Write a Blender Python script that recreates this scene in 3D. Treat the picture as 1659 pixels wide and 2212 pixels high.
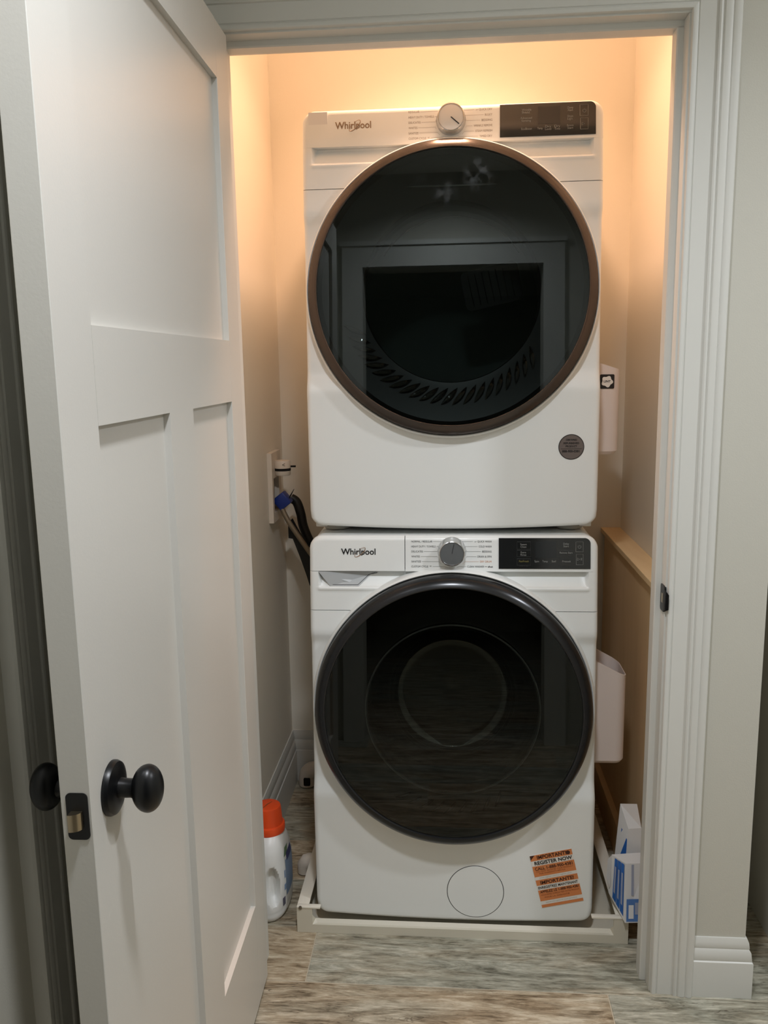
import bpy, bmesh, math, random
from mathutils import Vector, Matrix

random.seed(7)
for o in list(bpy.data.objects):
    bpy.data.objects.remove(o)
scene = bpy.context.scene
col = scene.collection
PI = math.pi

# ---------------------------------------------------------------- camera
FPX = 1826.7
yaw, pitch, roll = math.radians(4.636), math.radians(9.872), math.radians(-0.935)
fw = Vector((-math.sin(yaw) * math.cos(pitch), math.cos(yaw) * math.cos(pitch), -math.sin(pitch)))
rt = Vector((math.cos(yaw), math.sin(yaw), 0))
up = rt.cross(fw)
r2 = rt * math.cos(roll) + up * math.sin(roll)
u2 = r2.cross(fw)
cam = bpy.data.cameras.new('camera')
cam_o = bpy.data.objects.new('camera', cam)
col.objects.link(cam_o)
cam_o.matrix_world = Matrix((
    (r2.x, u2.x, -fw.x, -0.0007), (r2.y, u2.y, -fw.y, -1.9174), (r2.z, u2.z, -fw.z, 1.4070), (0, 0, 0, 1)))
cam.sensor_fit = 'AUTO'
cam.sensor_width = 36.0
cam.lens = FPX / 2212 * 36.0
cam.clip_start = 0.02
scene.camera = cam_o

# ---------------------------------------------------------------- world, exposure
world = bpy.data.worlds.new('world')
scene.world = world
world.use_nodes = True
world.node_tree.nodes['Background'].inputs[0].default_value = (0.75, 0.85, 0.8, 1)
world.node_tree.nodes['Background'].inputs[1].default_value = 0.0
scene.view_settings.view_transform = 'Standard'
scene.view_settings.look = 'None'
scene.view_settings.gamma = 1.0
scene.view_settings.use_curve_mapping = False
scene.view_settings.exposure = 0.0
scene.cycles.max_bounces = 10
scene.cycles.diffuse_bounces = 6
scene.cycles.glossy_bounces = 5
scene.cycles.transparent_max_bounces = 12
scene.cycles.sample_clamp_indirect = 6.0
HALL_COL = (0.97, 1.0, 1.05)
HALL_W = 12.8
CLOSET_COL = (1.0, 0.575, 0.355)
CLOSET_W = 8.6


# ---------------------------------------------------------------- materials
def lin(c):
    return tuple(((v / 255) / 12.92 if v / 255 <= 0.04045 else ((v / 255 + 0.055) / 1.055) ** 2.4) for v in c) + (1.0,)


def mat(name, rgb, rough=0.5, metal=0.0, spec=0.5, coat=0.0, bump=0.0, bscale=200.0, var=0.0, vscale=6.0, emit=None):
    m = bpy.data.materials.new(name)
    m.use_nodes = True
    nt = m.node_tree
    b = nt.nodes['Principled BSDF']
    b.inputs['Base Color'].default_value = lin(rgb)
    b.inputs['Roughness'].default_value = rough
    b.inputs['Metallic'].default_value = metal
    b.inputs['Specular IOR Level'].default_value = spec
    b.inputs['Coat Weight'].default_value = coat
    b.inputs['Coat Roughness'].default_value = 0.08
    tc = nt.nodes.new('ShaderNodeTexCoord')
    if var > 0:
        n = nt.nodes.new('ShaderNodeTexNoise')
        n.inputs['Scale'].default_value = vscale
        n.inputs['Detail'].default_value = 4
        nt.links.new(tc.outputs['Object'], n.inputs['Vector'])
        mx = nt.nodes.new('ShaderNodeMix')
        mx.data_type = 'RGBA'
        c = lin(rgb)
        mx.inputs['A'].default_value = tuple(v * (1 - var) for v in c[:3]) + (1,)
        mx.inputs['B'].default_value = tuple(min(1, v * (1 + var)) for v in c[:3]) + (1,)
        nt.links.new(n.outputs['Fac'], mx.inputs['Factor'])
        nt.links.new(mx.outputs['Result'], b.inputs['Base Color'])
    if bump > 0:
        n2 = nt.nodes.new('ShaderNodeTexNoise')
        n2.inputs['Scale'].default_value = bscale
        n2.inputs['Detail'].default_value = 3
        nt.links.new(tc.outputs['Object'], n2.inputs['Vector'])
        bp = nt.nodes.new('ShaderNodeBump')
        bp.inputs['Strength'].default_value = bump
        bp.inputs['Distance'].default_value = 0.002
        nt.links.new(n2.outputs['Fac'], bp.inputs['Height'])
        nt.links.new(bp.outputs['Normal'], b.inputs['Normal'])
    if emit:
        b.inputs['Emission Color'].default_value = tuple(emit[:3]) + (1,)
        b.inputs['Emission Strength'].default_value = emit[3]
    return m


def glass_mat(name, tint, ior=1.75, rough=0.012, smudges=None):
    """tinted pane: fresnel reflection over a tinted see-through body"""
    m = bpy.data.materials.new(name)
    m.use_nodes = True
    nt = m.node_tree
    nt.nodes.remove(nt.nodes['Principled BSDF'])
    out = nt.nodes['Material Output']
    tr = nt.nodes.new('ShaderNodeBsdfTransparent')
    tr.inputs[0].default_value = tint + (1,)
    gl = nt.nodes.new('ShaderNodeBsdfGlossy')
    gl.inputs['Color'].default_value = (0.93, 1.0, 0.99, 1)
    gl.inputs['Roughness'].default_value = rough
    fr = nt.nodes.new('ShaderNodeFresnel')
    fr.inputs[0].default_value = ior
    mx = nt.nodes.new('ShaderNodeMixShader')
    nt.links.new(fr.outputs[0], mx.inputs[0])
    nt.links.new(tr.outputs[0], mx.inputs[1])
    nt.links.new(gl.outputs[0], mx.inputs[2])
    last = mx
    if smudges:
        tc = nt.nodes.new('ShaderNodeTexCoord')
        acc = None
        for (c, r, a) in smudges:
            sb = nt.nodes.new('ShaderNodeVectorMath'); sb.operation = 'DISTANCE'
            nt.links.new(tc.outputs['Object'], sb.inputs[0])
            sb.inputs[1].default_value = c
            mr = nt.nodes.new('ShaderNodeMapRange')
            mr.inputs['From Min'].default_value = r
            mr.inputs['From Max'].default_value = 0.0
            mr.inputs['To Min'].default_value = 0.0
            mr.inputs['To Max'].default_value = a
            nt.links.new(sb.outputs['Value'], mr.inputs['Value'])
            if acc is None:
                acc = mr.outputs[0]
            else:
                ad = nt.nodes.new('ShaderNodeMath'); ad.operation = 'ADD'
                nt.links.new(acc, ad.inputs[0]); nt.links.new(mr.outputs[0], ad.inputs[1])
                acc = ad.outputs[0]
        nz = nt.nodes.new('ShaderNodeTexNoise')
        nz.inputs['Scale'].default_value = 55; nz.inputs['Detail'].default_value = 5
        nt.links.new(tc.outputs['Object'], nz.inputs['Vector'])
        rp = nt.nodes.new('ShaderNodeMapRange')
        rp.inputs['From Min'].default_value = 0.47; rp.inputs['From Max'].default_value = 0.66
        nt.links.new(nz.outputs['Fac'], rp.inputs['Value'])
        mu = nt.nodes.new('ShaderNodeMath'); mu.operation = 'MULTIPLY'
        nt.links.new(acc, mu.inputs[0]); nt.links.new(rp.outputs[0], mu.inputs[1])
        df = nt.nodes.new('ShaderNodeBsdfDiffuse')
        df.inputs[0].default_value = (0.35, 0.42, 0.5, 1)
        mx2 = nt.nodes.new('ShaderNodeMixShader')
        nt.links.new(mu.outputs[0], mx2.inputs[0])
        nt.links.new(mx.outputs[0], mx2.inputs[1])
        nt.links.new(df.outputs[0], mx2.inputs[2])
        last = mx2
    nt.links.new(last.outputs[0], out.inputs[0])
    return m


def wood_mat(name, cols, sx, sy, rough=0.55, rand=True, bump=0.25, axis=0):
    """weathered wood: streak noise stretched along an axis, colour shifted per piece"""
    m = bpy.data.materials.new(name)
    m.use_nodes = True
    nt = m.node_tree
    b = nt.nodes['Principled BSDF']
    b.inputs['Roughness'].default_value = rough
    tc = nt.nodes.new('ShaderNodeTexCoord')
    oi = nt.nodes.new('ShaderNodeObjectInfo')
    mul = nt.nodes.new('ShaderNodeMath'); mul.operation = 'MULTIPLY'
    mul.inputs[1].default_value = 37.0 if rand else 0.0
    nt.links.new(oi.outputs['Random'], mul.inputs[0])
    cmb = nt.nodes.new('ShaderNodeCombineXYZ')
    nt.links.new(mul.outputs[0], cmb.inputs[0]); nt.links.new(mul.outputs[0], cmb.inputs[2])
    add = nt.nodes.new('ShaderNodeVectorMath'); add.operation = 'ADD'
    nt.links.new(tc.outputs['Object'], add.inputs[0]); nt.links.new(cmb.outputs[0], add.inputs[1])

    def noise(scl, det, dist=0.0):
        mp = nt.nodes.new('ShaderNodeMapping')
        mp.inputs['Scale'].default_value = scl
        nt.links.new(add.outputs[0], mp.inputs[0])
        n = nt.nodes.new('ShaderNodeTexNoise')
        n.inputs['Scale'].default_value = 1.0
        n.inputs['Detail'].default_value = det
        n.inputs['Roughness'].default_value = 0.62
        n.inputs['Distortion'].default_value = dist
        nt.links.new(mp.outputs[0], n.inputs['Vector'])
        return n
    s1 = [sy, sy, sy]; s1[axis] = sx
    s2 = [v * 4.5 for v in s1]; s2[axis] = sx * 3.0
    s3 = [sy * 0.25] * 3; s3[axis] = sx * 0.8
    a = noise(s1, 6, 0.9); c = noise(s2, 5, 0.4); d = noise(s3, 3, 0.3)
    m1 = nt.nodes.new('ShaderNodeMath'); m1.operation = 'MULTIPLY_ADD'
    nt.links.new(c.outputs['Fac'], m1.inputs[0]); m1.inputs[1].default_value = 0.45
    nt.links.new(a.outputs['Fac'], m1.inputs[2])
    m2 = nt.nodes.new('ShaderNodeMath'); m2.operation = 'MULTIPLY_ADD'
    nt.links.new(d.outputs['Fac'], m2.inputs[0]); m2.inputs[1].default_value = 0.55
    nt.links.new(m1.outputs[0], m2.inputs[2])
    rp = nt.nodes.new('ShaderNodeValToRGB')
    mr = nt.nodes.new('ShaderNodeMapRange')
    mr.inputs['From Min'].default_value = 0.62; mr.inputs['From Max'].default_value = 1.38
    nt.links.new(m2.outputs[0], mr.inputs['Value'])
    nt.links.new(mr.outputs[0], rp.inputs['Fac'])
    els = rp.color_ramp.elements
    els[0].position = 0.0; els[0].color = lin(cols[0])
    els[1].position = 1.0; els[1].color = lin(cols[-1])
    for i, cc in enumerate(cols[1:-1]):
        e = els.new((i + 1) / (len(cols) - 1)); e.color = lin(cc)
    hs = nt.nodes.new('ShaderNodeHueSaturation')
    sm = nt.nodes.new('ShaderNodeMapRange')
    sm.inputs['To Min'].default_value = 0.6 if rand else 1.0; sm.inputs['To Max'].default_value = 1.1 if rand else 1.0
    nt.links.new(oi.outputs['Random'], sm.inputs['Value'])
    nt.links.new(sm.outputs[0], hs.inputs['Saturation'])
    nt.links.new(rp.outputs[0], hs.inputs['Color'])
    nt.links.new(hs.outputs[0], b.inputs['Base Color'])
    bp = nt.nodes.new('ShaderNodeBump')
    bp.inputs['Strength'].default_value = bump; bp.inputs['Distance'].default_value = 0.002
    nt.links.new(m1.outputs[0], bp.inputs['Height'])
    nt.links.new(bp.outputs['Normal'], b.inputs['Normal'])
    return m


def plank_mat():
    """weathered wood-look tile: grey and brown streaks, fine grain, broken cracks"""
    m = bpy.data.materials.new('plank_tile')
    m.use_nodes = True
    nt = m.node_tree
    L = nt.links.new
    b = nt.nodes['Principled BSDF']
    b.inputs['Roughness'].default_value = 0.46
    b.inputs['Specular IOR Level'].default_value = 0.35
    tc = nt.nodes.new('ShaderNodeTexCoord')
    oi = nt.nodes.new('ShaderNodeObjectInfo')
    mul = nt.nodes.new('ShaderNodeMath'); mul.operation = 'MULTIPLY'; mul.inputs[1].default_value = 53.0
    L(oi.outputs['Random'], mul.inputs[0])
    cmb = nt.nodes.new('ShaderNodeCombineXYZ')
    L(mul.outputs[0], cmb.inputs[0]); L(mul.outputs[0], cmb.inputs[2])
    add = nt.nodes.new('ShaderNodeVectorMath'); add.operation = 'ADD'
    L(tc.outputs['Object'], add.inputs[0]); L(cmb.outputs[0], add.inputs[1])

    def noise(sx, sy, det, rough, dist):
        mp = nt.nodes.new('ShaderNodeMapping')
        mp.inputs['Scale'].default_value = (sx, sy, 1.0)
        L(add.outputs[0], mp.inputs[0])
        n = nt.nodes.new('ShaderNodeTexNoise')
        n.inputs['Scale'].default_value = 1.0
        n.inputs['Detail'].default_value = det
        n.inputs['Roughness'].default_value = rough
        n.inputs['Distortion'].default_value = dist
        L(mp.outputs[0], n.inputs['Vector'])
        return n.outputs['Fac']

    def math_(op, a, c, d=None):
        n = nt.nodes.new('ShaderNodeMath'); n.operation = op
        for k, q in enumerate((a, c, d)):
            if q is None: continue
            if isinstance(q, (int, float)): n.inputs[k].default_value = q
            else: L(q, n.inputs[k])
        return n.outputs[0]

    def rng(v, a, c, d=0.0, e=1.0):
        n = nt.nodes.new('ShaderNodeMapRange')
        n.inputs['From Min'].default_value = a; n.inputs['From Max'].default_value = c
        n.inputs['To Min'].default_value = d; n.inputs['To Max'].default_value = e
        L(v, n.inputs['Value'])
        return n.outputs[0]

    def ramp(v, cols):
        r = nt.nodes.new('ShaderNodeValToRGB')
        e = r.color_ramp.elements
        e[0].position = 0.0; e[0].color = lin(cols[0]); e[1].position = 1.0; e[1].color = lin(cols[-1])
        for k, cc in enumerate(cols[1:-1]):
            q = e.new((k + 1) / (len(cols) - 1)); q.color = lin(cc)
        L(v, r.inputs['Fac'])
        return r.outputs[0]
    n1 = noise(4.5, 24, 9, 0.68, 1.6)
    n2 = noise(26, 190, 6, 0.7, 0.6)
    n3 = noise(1.6, 7, 4, 0.6, 0.8)
    n4 = noise(2.6, 21, 3, 0.55, 2.2)
    n5 = noise(3.0, 9, 2, 0.5, 0.0)
    val = rng(math_('ADD', math_('MULTIPLY', n1, 0.62), math_('MULTIPLY', n2, 0.38)), 0.385, 0.60)
    grey = ramp(val, [(98, 95, 82), (142, 140, 125), (168, 166, 151), (198, 195, 180)])
    brown = ramp(val, [(104, 88, 68), (152, 134, 109), (182, 166, 141), (210, 198, 175)])
    sp = nt.nodes.new('ShaderNodeSeparateColor')
    L(oi.outputs['Color'], sp.inputs[0])
    hue = rng(math_('ADD', n3, math_('MULTIPLY', sp.outputs[0], 0.40)), 0.52, 0.82)
    mx = nt.nodes.new('ShaderNodeMix'); mx.data_type = 'RGBA'
    L(hue, mx.inputs['Factor']); L(grey, mx.inputs['A']); L(brown, mx.inputs['B'])
    crack = math_('MULTIPLY', rng(math_('ABSOLUTE', math_('SUBTRACT', n4, 0.5), 0.0), 0.010, 0.002), rng(n5, 0.50, 0.60))
    mk = nt.nodes.new('ShaderNodeMix'); mk.data_type = 'RGBA'
    L(math_('MULTIPLY', crack, 0.75), mk.inputs['Factor']); L(mx.outputs['Result'], mk.inputs['A'])
    mk.inputs['B'].default_value = lin((70, 58, 45))
    L(mk.outputs['Result'], b.inputs['Base Color'])
    bp = nt.nodes.new('ShaderNodeBump')
    bp.inputs['Strength'].default_value = 0.25; bp.inputs['Distance'].default_value = 0.002
    L(val, bp.inputs['Height']); L(bp.outputs['Normal'], b.inputs['Normal'])
    return m


M = {}
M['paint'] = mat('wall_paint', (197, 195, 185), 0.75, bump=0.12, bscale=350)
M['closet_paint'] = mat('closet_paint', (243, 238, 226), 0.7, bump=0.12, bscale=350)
M['ceiling'] = mat('ceiling_paint', (240, 238, 230), 0.85, bump=0.1, bscale=200)
M['trim'] = mat('trim_enamel', (212, 212, 207), 0.38, bump=0.03, bscale=120)
M['door'] = mat('door_enamel', (206, 204, 198), 0.36, bump=0.05, bscale=260)
M['white'] = mat('appliance_enamel', (233, 236, 235), 0.36, coat=0.12)
M['white_plastic'] = mat('white_plastic', (231, 234, 233), 0.3, coat=0.15)
M['cabinet'] = mat('cabinet_steel', (232, 234, 232), 0.35)
M['grey_plastic'] = mat('grey_plastic', (176, 180, 182), 0.35)
M['dark_plastic'] = mat('dark_plastic', (22, 23, 23), 0.35)
M['black_gloss'] = mat('black_gloss', (9, 10, 10), 0.4)
M['bronze'] = mat('dark_bronze_ring', (80, 73, 69), 0.17, metal=0.6)
M['graphite'] = mat('graphite_ring', (44, 45, 47), 0.22, metal=0.5)
M['chrome'] = mat('chrome', (205, 205, 205), 0.16, metal=1.0)
M['brushed'] = mat('brushed_steel', (190, 186, 180), 0.3, metal=1.0)
M['dial_face'] = mat('dial_face', (112, 116, 119), 0.42, metal=0.35)
M['dial_lit'] = mat('dial_face_lit', (236, 230, 224), 0.3, metal=0.3)  # dryer's copy of the dial face, lighting and reflection put into the colour
M['ink'] = mat('print_ink', (52, 55, 57), 0.6)
M['ink_soft'] = mat('print_ink_soft', (150, 140, 132), 0.6)
M['ink_orange'] = mat('print_orange', (206, 140, 96), 0.6)
M['logo'] = mat('logo_black', (28, 28, 30), 0.3)
M['logo_gold'] = mat('logo_swoosh', (170, 140, 112), 0.3, metal=0.7)
M['panel_black'] = mat('touch_panel', (30, 32, 33), 0.12, coat=0.5)
M['legend'] = mat('touch_legend', (150, 152, 150), 0.5)
M['legend_dim'] = mat('touch_legend_dim', (66, 68, 68), 0.5)
M['legend_yellow'] = mat('touch_legend_yellow', (140, 132, 78), 0.5)
M['screen'] = mat('touch_screen', (40, 43, 45), 0.1)
M['drum'] = mat('drum_steel', (14, 15, 15), 0.8, spec=0.1)
M['bowl_lip'] = mat('bowl_lip_grey', (190, 194, 192), 0.35)
M['flute'] = mat('flute_black_gloss', (16, 17, 17), 0.13, coat=1.0)
M['drum_back'] = mat('drum_back', (112, 122, 120), 0.6, spec=0.2)
M['lint_screen'] = mat('lint_screen', (24, 27, 27), 0.45)
M['seam'] = mat('seam_shadow_gap', (40, 41, 41), 0.6)
M['pan'] = mat('pan_plastic', (214, 208, 192), 0.4)
M['pan_white'] = mat('pan_rim_plastic', (232, 226, 212), 0.4)
M['steel_screw'] = mat('screw_steel', (150, 146, 140), 0.25, metal=1.0)
M['foot'] = mat('rubber_foot', (176, 174, 166), 0.6)
M['bin'] = mat('bin_plastic', (226, 214, 208), 0.55, bump=0.08, bscale=500)
M['sticker_black'] = mat('sticker_black', (20, 14, 14), 0.5)
M['sticker_white'] = mat('sticker_white', (232, 228, 222), 0.5)
M['label_silver'] = mat('label_silver', (112, 102, 98), 0.35, metal=0.2)
M['orange'] = mat('sticker_orange', (214, 132, 78), 0.55)
M['orange_ink'] = mat('sticker_ink_brown', (66, 30, 14), 0.6)
M['orange_ink2'] = mat('sticker_ink_faint', (150, 84, 44), 0.6)
M['grey_ink'] = mat('sticker_ink_grey', (186, 182, 174), 0.6)
M['knob_black'] = mat('matte_black_metal', (17, 18, 20), 0.34, metal=0.3)
M['latch'] = mat('latch_nickel', (186, 172, 148), 0.3, metal=1.0)
M['hole'] = mat('dark_hole', (14, 13, 12), 0.9)
M['cap_orange'] = mat('orange_cap', (232, 78, 26), 0.42)
M['bottle'] = mat('bottle_plastic', (228, 229, 227), 0.35)
M['label_blue'] = mat('label_blue', (126, 150, 182), 0.5)
M['label_navy'] = mat('label_navy', (52, 58, 112), 0.5)
M['label_green'] = mat('label_green', (96, 124, 92), 0.5)
M['label_grey'] = mat('label_grey', (92, 90, 106), 0.5)
M['carton'] = mat('carton_white', (226, 226, 226), 0.55)
M['carton_blue'] = mat('carton_blue', (34, 98, 178), 0.5)
M['carton_blue2'] = mat('carton_blue_soft', (84, 124, 184), 0.5)
M['carton_grey'] = mat('carton_grey_print', (160, 166, 186), 0.5)
M['pvc'] = mat('pvc_white', (222, 212, 200), 0.45)
M['outlet_white'] = mat('outlet_box_plastic', (228, 218, 204), 0.4)
M['outlet_in'] = mat('outlet_box_inside', (132, 116, 98), 0.6)
M['blue_valve'] = mat('blue_tape', (28, 52, 132), 0.4)
M['rubber'] = mat('black_rubber', (14, 14, 14), 0.5)
M['braid'] = mat('steel_braid', (150, 136, 116), 0.4, metal=0.6, bump=0.4, bscale=900)
M['grout'] = mat('grout', (190, 180, 160), 0.85)
M['floor_base'] = mat('floor_base', (150, 140, 124), 0.9)
M['plank'] = plank_mat()
M['ply'] = wood_mat('plywood', [(218, 184, 138), (232, 202, 156), (238, 210, 166), (226, 192, 144)], 1.4, 9, 0.55, rand=False, bump=0.05, axis=1)
M['ply_face'] = wood_mat('plywood_face', [(212, 180, 138), (222, 192, 150), (228, 198, 158), (216, 184, 142)], 1.2, 6, 0.6, rand=False, bump=0.05, axis=2)
M['glass_dryer'] = glass_mat('dryer_door_glass', (0.34, 0.38, 0.37), 1.5, 0.012,
                             smudges=[((-0.075, -0.03, 0.84), 0.035, 0.12), ((0.062, -0.03, 0.84), 0.05, 0.42), ((-0.012, -0.03, 0.80), 0.04, 0.34)])
M['glass_washer'] = glass_mat('washer_door_glass', (0.42, 0.44, 0.42), 1.5, 0.012)
M['glass_bowl'] = glass_mat('washer_bowl_glass', (0.6, 0.62, 0.6), 2.1, 0.03)
M['closet_bulb'] = mat('closet_lamp_diffuser', (255, 240, 220), 0.5, emit=(CLOSET_COL[0], CLOSET_COL[1], CLOSET_COL[2], 1.8))
M['hall_bulb'] = mat('hall_lamp_diffuser', (255, 255, 250), 0.5, emit=(HALL_COL[0], HALL_COL[1], HALL_COL[2], 10.0))


# ---------------------------------------------------------------- object helpers
def root_of(p):
    while p is not None and p.parent is not None:
        p = p.parent
    return p


def link(name, me, m, parent=None, smooth=False):
    o = bpy.data.objects.new(name, me)
    col.objects.link(o)
    if m is not None:
        for mm in (m if isinstance(m, (list, tuple)) else [m]):
            me.materials.append(mm)
    if parent is not None:
        off = root_of(parent).location
        if off.length > 1e-9:
            me.transform(Matrix.Translation(-off))
        o.parent = parent
    if smooth:
        smooth_mesh(me)
    return o


def smooth_mesh(me, ang=35):
    bm = bmesh.new(); bm.from_mesh(me)
    for f in bm.faces:
        f.smooth = True
    for e in bm.edges:
        if len(e.link_faces) == 2 and e.calc_face_angle(0) > math.radians(ang):
            e.smooth = False
    bm.to_mesh(me); bm.free()


def tag(o, label=None, cat=None, group=None, kind=None):
    if label: o['label'] = label
    if cat: o['category'] = cat
    if group: o['group'] = group
    if kind: o['kind'] = kind
    return o


def empty(name, loc, label=None, cat=None, group=None, kind=None):
    o = bpy.data.objects.new(name, None)
    o.empty_display_size = 0.05
    o.location = loc
    col.objects.link(o)
    return tag(o, label, cat, group, kind)


def mesh(verts, faces, mi=None):
    me = bpy.data.meshes.new('m')
    me.from_pydata([tuple(v) for v in verts], [], faces)
    bm = bmesh.new(); bm.from_mesh(me)
    bmesh.ops.recalc_face_normals(bm, faces=bm.faces)
    bm.to_mesh(me); bm.free()
    if mi:
        for p, i in zip(me.polygons, mi):
            p.material_index = i
    me.update()
    return me


class MB:
    """collects pieces into one mesh"""
    def __init__(s):
        s.v = []; s.f = []

    def add(s, v, f):
        n = len(s.v)
        s.v += [tuple(q) for q in v]
        s.f += [tuple(i + n for i in q) for q in f]
        return s

    def box(s, a, b):
        (x0, y0, z0), (x1, y1, z1) = a, b
        v = [(x0, y0, z0), (x1, y0, z0), (x1, y1, z0), (x0, y1, z0), (x0, y0, z1), (x1, y0, z1), (x1, y1, z1), (x0, y1, z1)]
        return s.add(v, [(0, 3, 2, 1), (4, 5, 6, 7), (0, 1, 5, 4), (1, 2, 6, 5), (2, 3, 7, 6), (3, 0, 4, 7)])

    def lathe(s, prof, c, axis='y', seg=64, a0=0.0, a1=2 * PI, rot=None):
        full = abs((a1 - a0) - 2 * PI) < 1e-6
        n = seg if full else seg + 1
        vs = []
        for i in range(n):
            a = a0 + (a1 - a0) * i / seg
            for (r, h) in prof:
                if axis == 'y': p = Vector((r * math.cos(a), h, r * math.sin(a)))
                elif axis == 'z': p = Vector((r * math.cos(a), r * math.sin(a), h))
                else: p = Vector((h, r * math.cos(a), r * math.sin(a)))
                if rot: p = rot @ p
                vs.append(p + Vector(c))
        k = len(prof); fs = []
        for i in range(seg):
            j = (i + 1) % n
            for q in range(k - 1):
                fs.append((i * k + q, i * k + q + 1, j * k + q + 1, j * k + q))
        return s.add(vs, fs)

    def tube(s, pts, r, seg=10, caps=True):
        pts = [Vector(p) for p in pts]
        vs = []; fs = []
        prev = None
        for i, p in enumerate(pts):
            t = (pts[min(i + 1, len(pts) - 1)] - pts[max(i - 1, 0)]).normalized()
            if prev is None:
                n = t.orthogonal().normalized()
            else:
                n = (prev - t * prev.dot(t)).normalized()
            prev = n
            b = t.cross(n)
            rr = r[i] if isinstance(r, (list, tuple)) else r
            for k in range(seg):
                a = 2 * PI * k / seg
                vs.append(p + (n * math.cos(a) + b * math.sin(a)) * rr)
        for i in range(len(pts) - 1):
            for k in range(seg):
                k2 = (k + 1) % seg
                fs.append((i * seg + k, i * seg + k2, (i + 1) * seg + k2, (i + 1) * seg + k))
        if caps:
            fs.append(tuple(range(seg - 1, -1, -1)))
            fs.append(tuple(range((len(pts) - 1) * seg, len(pts) * seg)))
        return s.add(vs, fs)

    def prism(s, poly, ext0, ext1, axis='z', cap0=True):
        """poly: 2D list, extruded on axis. z:(x,y)  y:(x,z)  x:(y,z)"""
        def P(a, b, h):
            return {'z': (a, b, h), 'y': (a, h, b), 'x': (h, a, b)}[axis]
        n = len(poly)
        v = [P(a, b, ext0) for a, b in poly] + [P(a, b, ext1) for a, b in poly]
        f = ([tuple(range(n))] if cap0 else []) + [tuple(range(2 * n - 1, n - 1, -1))]
        for i in range(n):
            j = (i + 1) % n
            f.append((i, j, n + j, n + i))
        return s.add(v, f)

    def build(s, name, m, parent=None, smooth=False, bevel=0.0, bseg=2):
        me = mesh(s.v, s.f)
        if bevel > 0:
            bm = bmesh.new(); bm.from_mesh(me)
            bmesh.ops.remove_doubles(bm, verts=bm.verts, dist=1e-6)
            es = [e for e in bm.edges if len(e.link_faces) == 2 and e.calc_face_angle(0) > math.radians(30)]
            bmesh.ops.bevel(bm, geom=es, offset=bevel, segments=bseg, affect='EDGES', profile=0.5)
            bm.to_mesh(me); bm.free()
        return link(name, me, m, parent, smooth or bevel > 0)


def rrect(x0, z0, x1, z1, r, corners=(1, 1, 1, 1), n=6):
    """rounded rectangle outline; corners: bl, br, tr, tl"""
    pts = []
    for (cx, cz, a0, k) in ((x0, z0, PI, 0), (x1, z0, 1.5 * PI, 1), (x1, z1, 0, 2), (x0, z1, 0.5 * PI, 3)):
        if corners[k]:
            ox = cx + (r if cx == x0 else -r); oz = cz + (r if cz == z0 else -r)
            for i in range(n + 1):
                a = a0 + 0.5 * PI * i / n
                pts.append((ox + r * math.cos(a), oz + r * math.sin(a)))
        else:
            pts.append((cx, cz))
    return pts


def text_polys(body, size, bold=0.0, shear=0.0, space=1.0, align='LEFT'):
    cu = bpy.data.curves.new('t', 'FONT')
    cu.body = body; cu.size = size; cu.align_x = align
    cu.offset = bold; cu.shear = shear; cu.space_character = space
    cu.resolution_u = 3
    o = bpy.data.objects.new('t', cu)
    col.objects.link(o)
    dg = bpy.context.evaluated_depsgraph_get()
    dg.update()
    me = bpy.data.meshes.new_from_object(o.evaluated_get(dg))
    v = [p.co.copy() for p in me.vertices]
    f = [tuple(q.vertices) for q in me.polygons]
    bpy.data.objects.remove(o); bpy.data.curves.remove(cu); bpy.data.meshes.remove(me)
    return v, f


def put_text(mb, body, x, z, height, y, width=None, align='LEFT', bold=0.0, shear=0.0, rot=0.0, pivot=None, M4=None):
    """flat lettering on a plane facing -Y; height = capital height; width = full run length"""
    v, f = text_polys(body, 1.0, bold, shear)
    if not v: return
    xs = [p.x for p in v]; w = max(xs) - min(xs); mn = min(xs)
    s = height / 0.69
    sx = (width / w) if width else s
    off = {'LEFT': 0, 'CENTER': -0.5, 'RIGHT': -1}[align] * w * sx
    out = []
    for p in v:
        q = Vector((x + off + (p.x - mn) * sx, y, z + p.y * s))
        if M4 is not None: q = M4 @ q
        elif pivot is not None:
            dx, dz = q.x - pivot[0], q.z - pivot[1]
            q = Vector((pivot[0] + dx * math.cos(rot) - dz * math.sin(rot), y, pivot[1] + dx * math.sin(rot) + dz * math.cos(rot)))
        out.append(q)
    mb.add(out, f)


def xf(pts, m4):
    return [m4 @ Vector(p) for p in pts]


# ================================================================ THE SETTING
YF = -0.172          # hall face of the closet front wall
YB = 0.780           # closet back wall
XL, XR = -0.547, 0.536
HLX, HRX = -0.56, 0.775
CEIL = 2.66
HCEIL = 2.44
YH = -1.66           # hall wall opposite the closet; the camera stands in its doorway

floor = MB().box((-1.9, -4.5, -0.03), (2.9, 1.2, -0.006)).build('floor', M['floor_base'])
tag(floor, 'grey-brown wood-look plank tile floor', 'floor', kind='structure')
g = MB().box((-1.60, -3.3, -0.006), (2.65, 0.79, -0.0012)).build('grout', M['grout'], floor)

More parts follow.
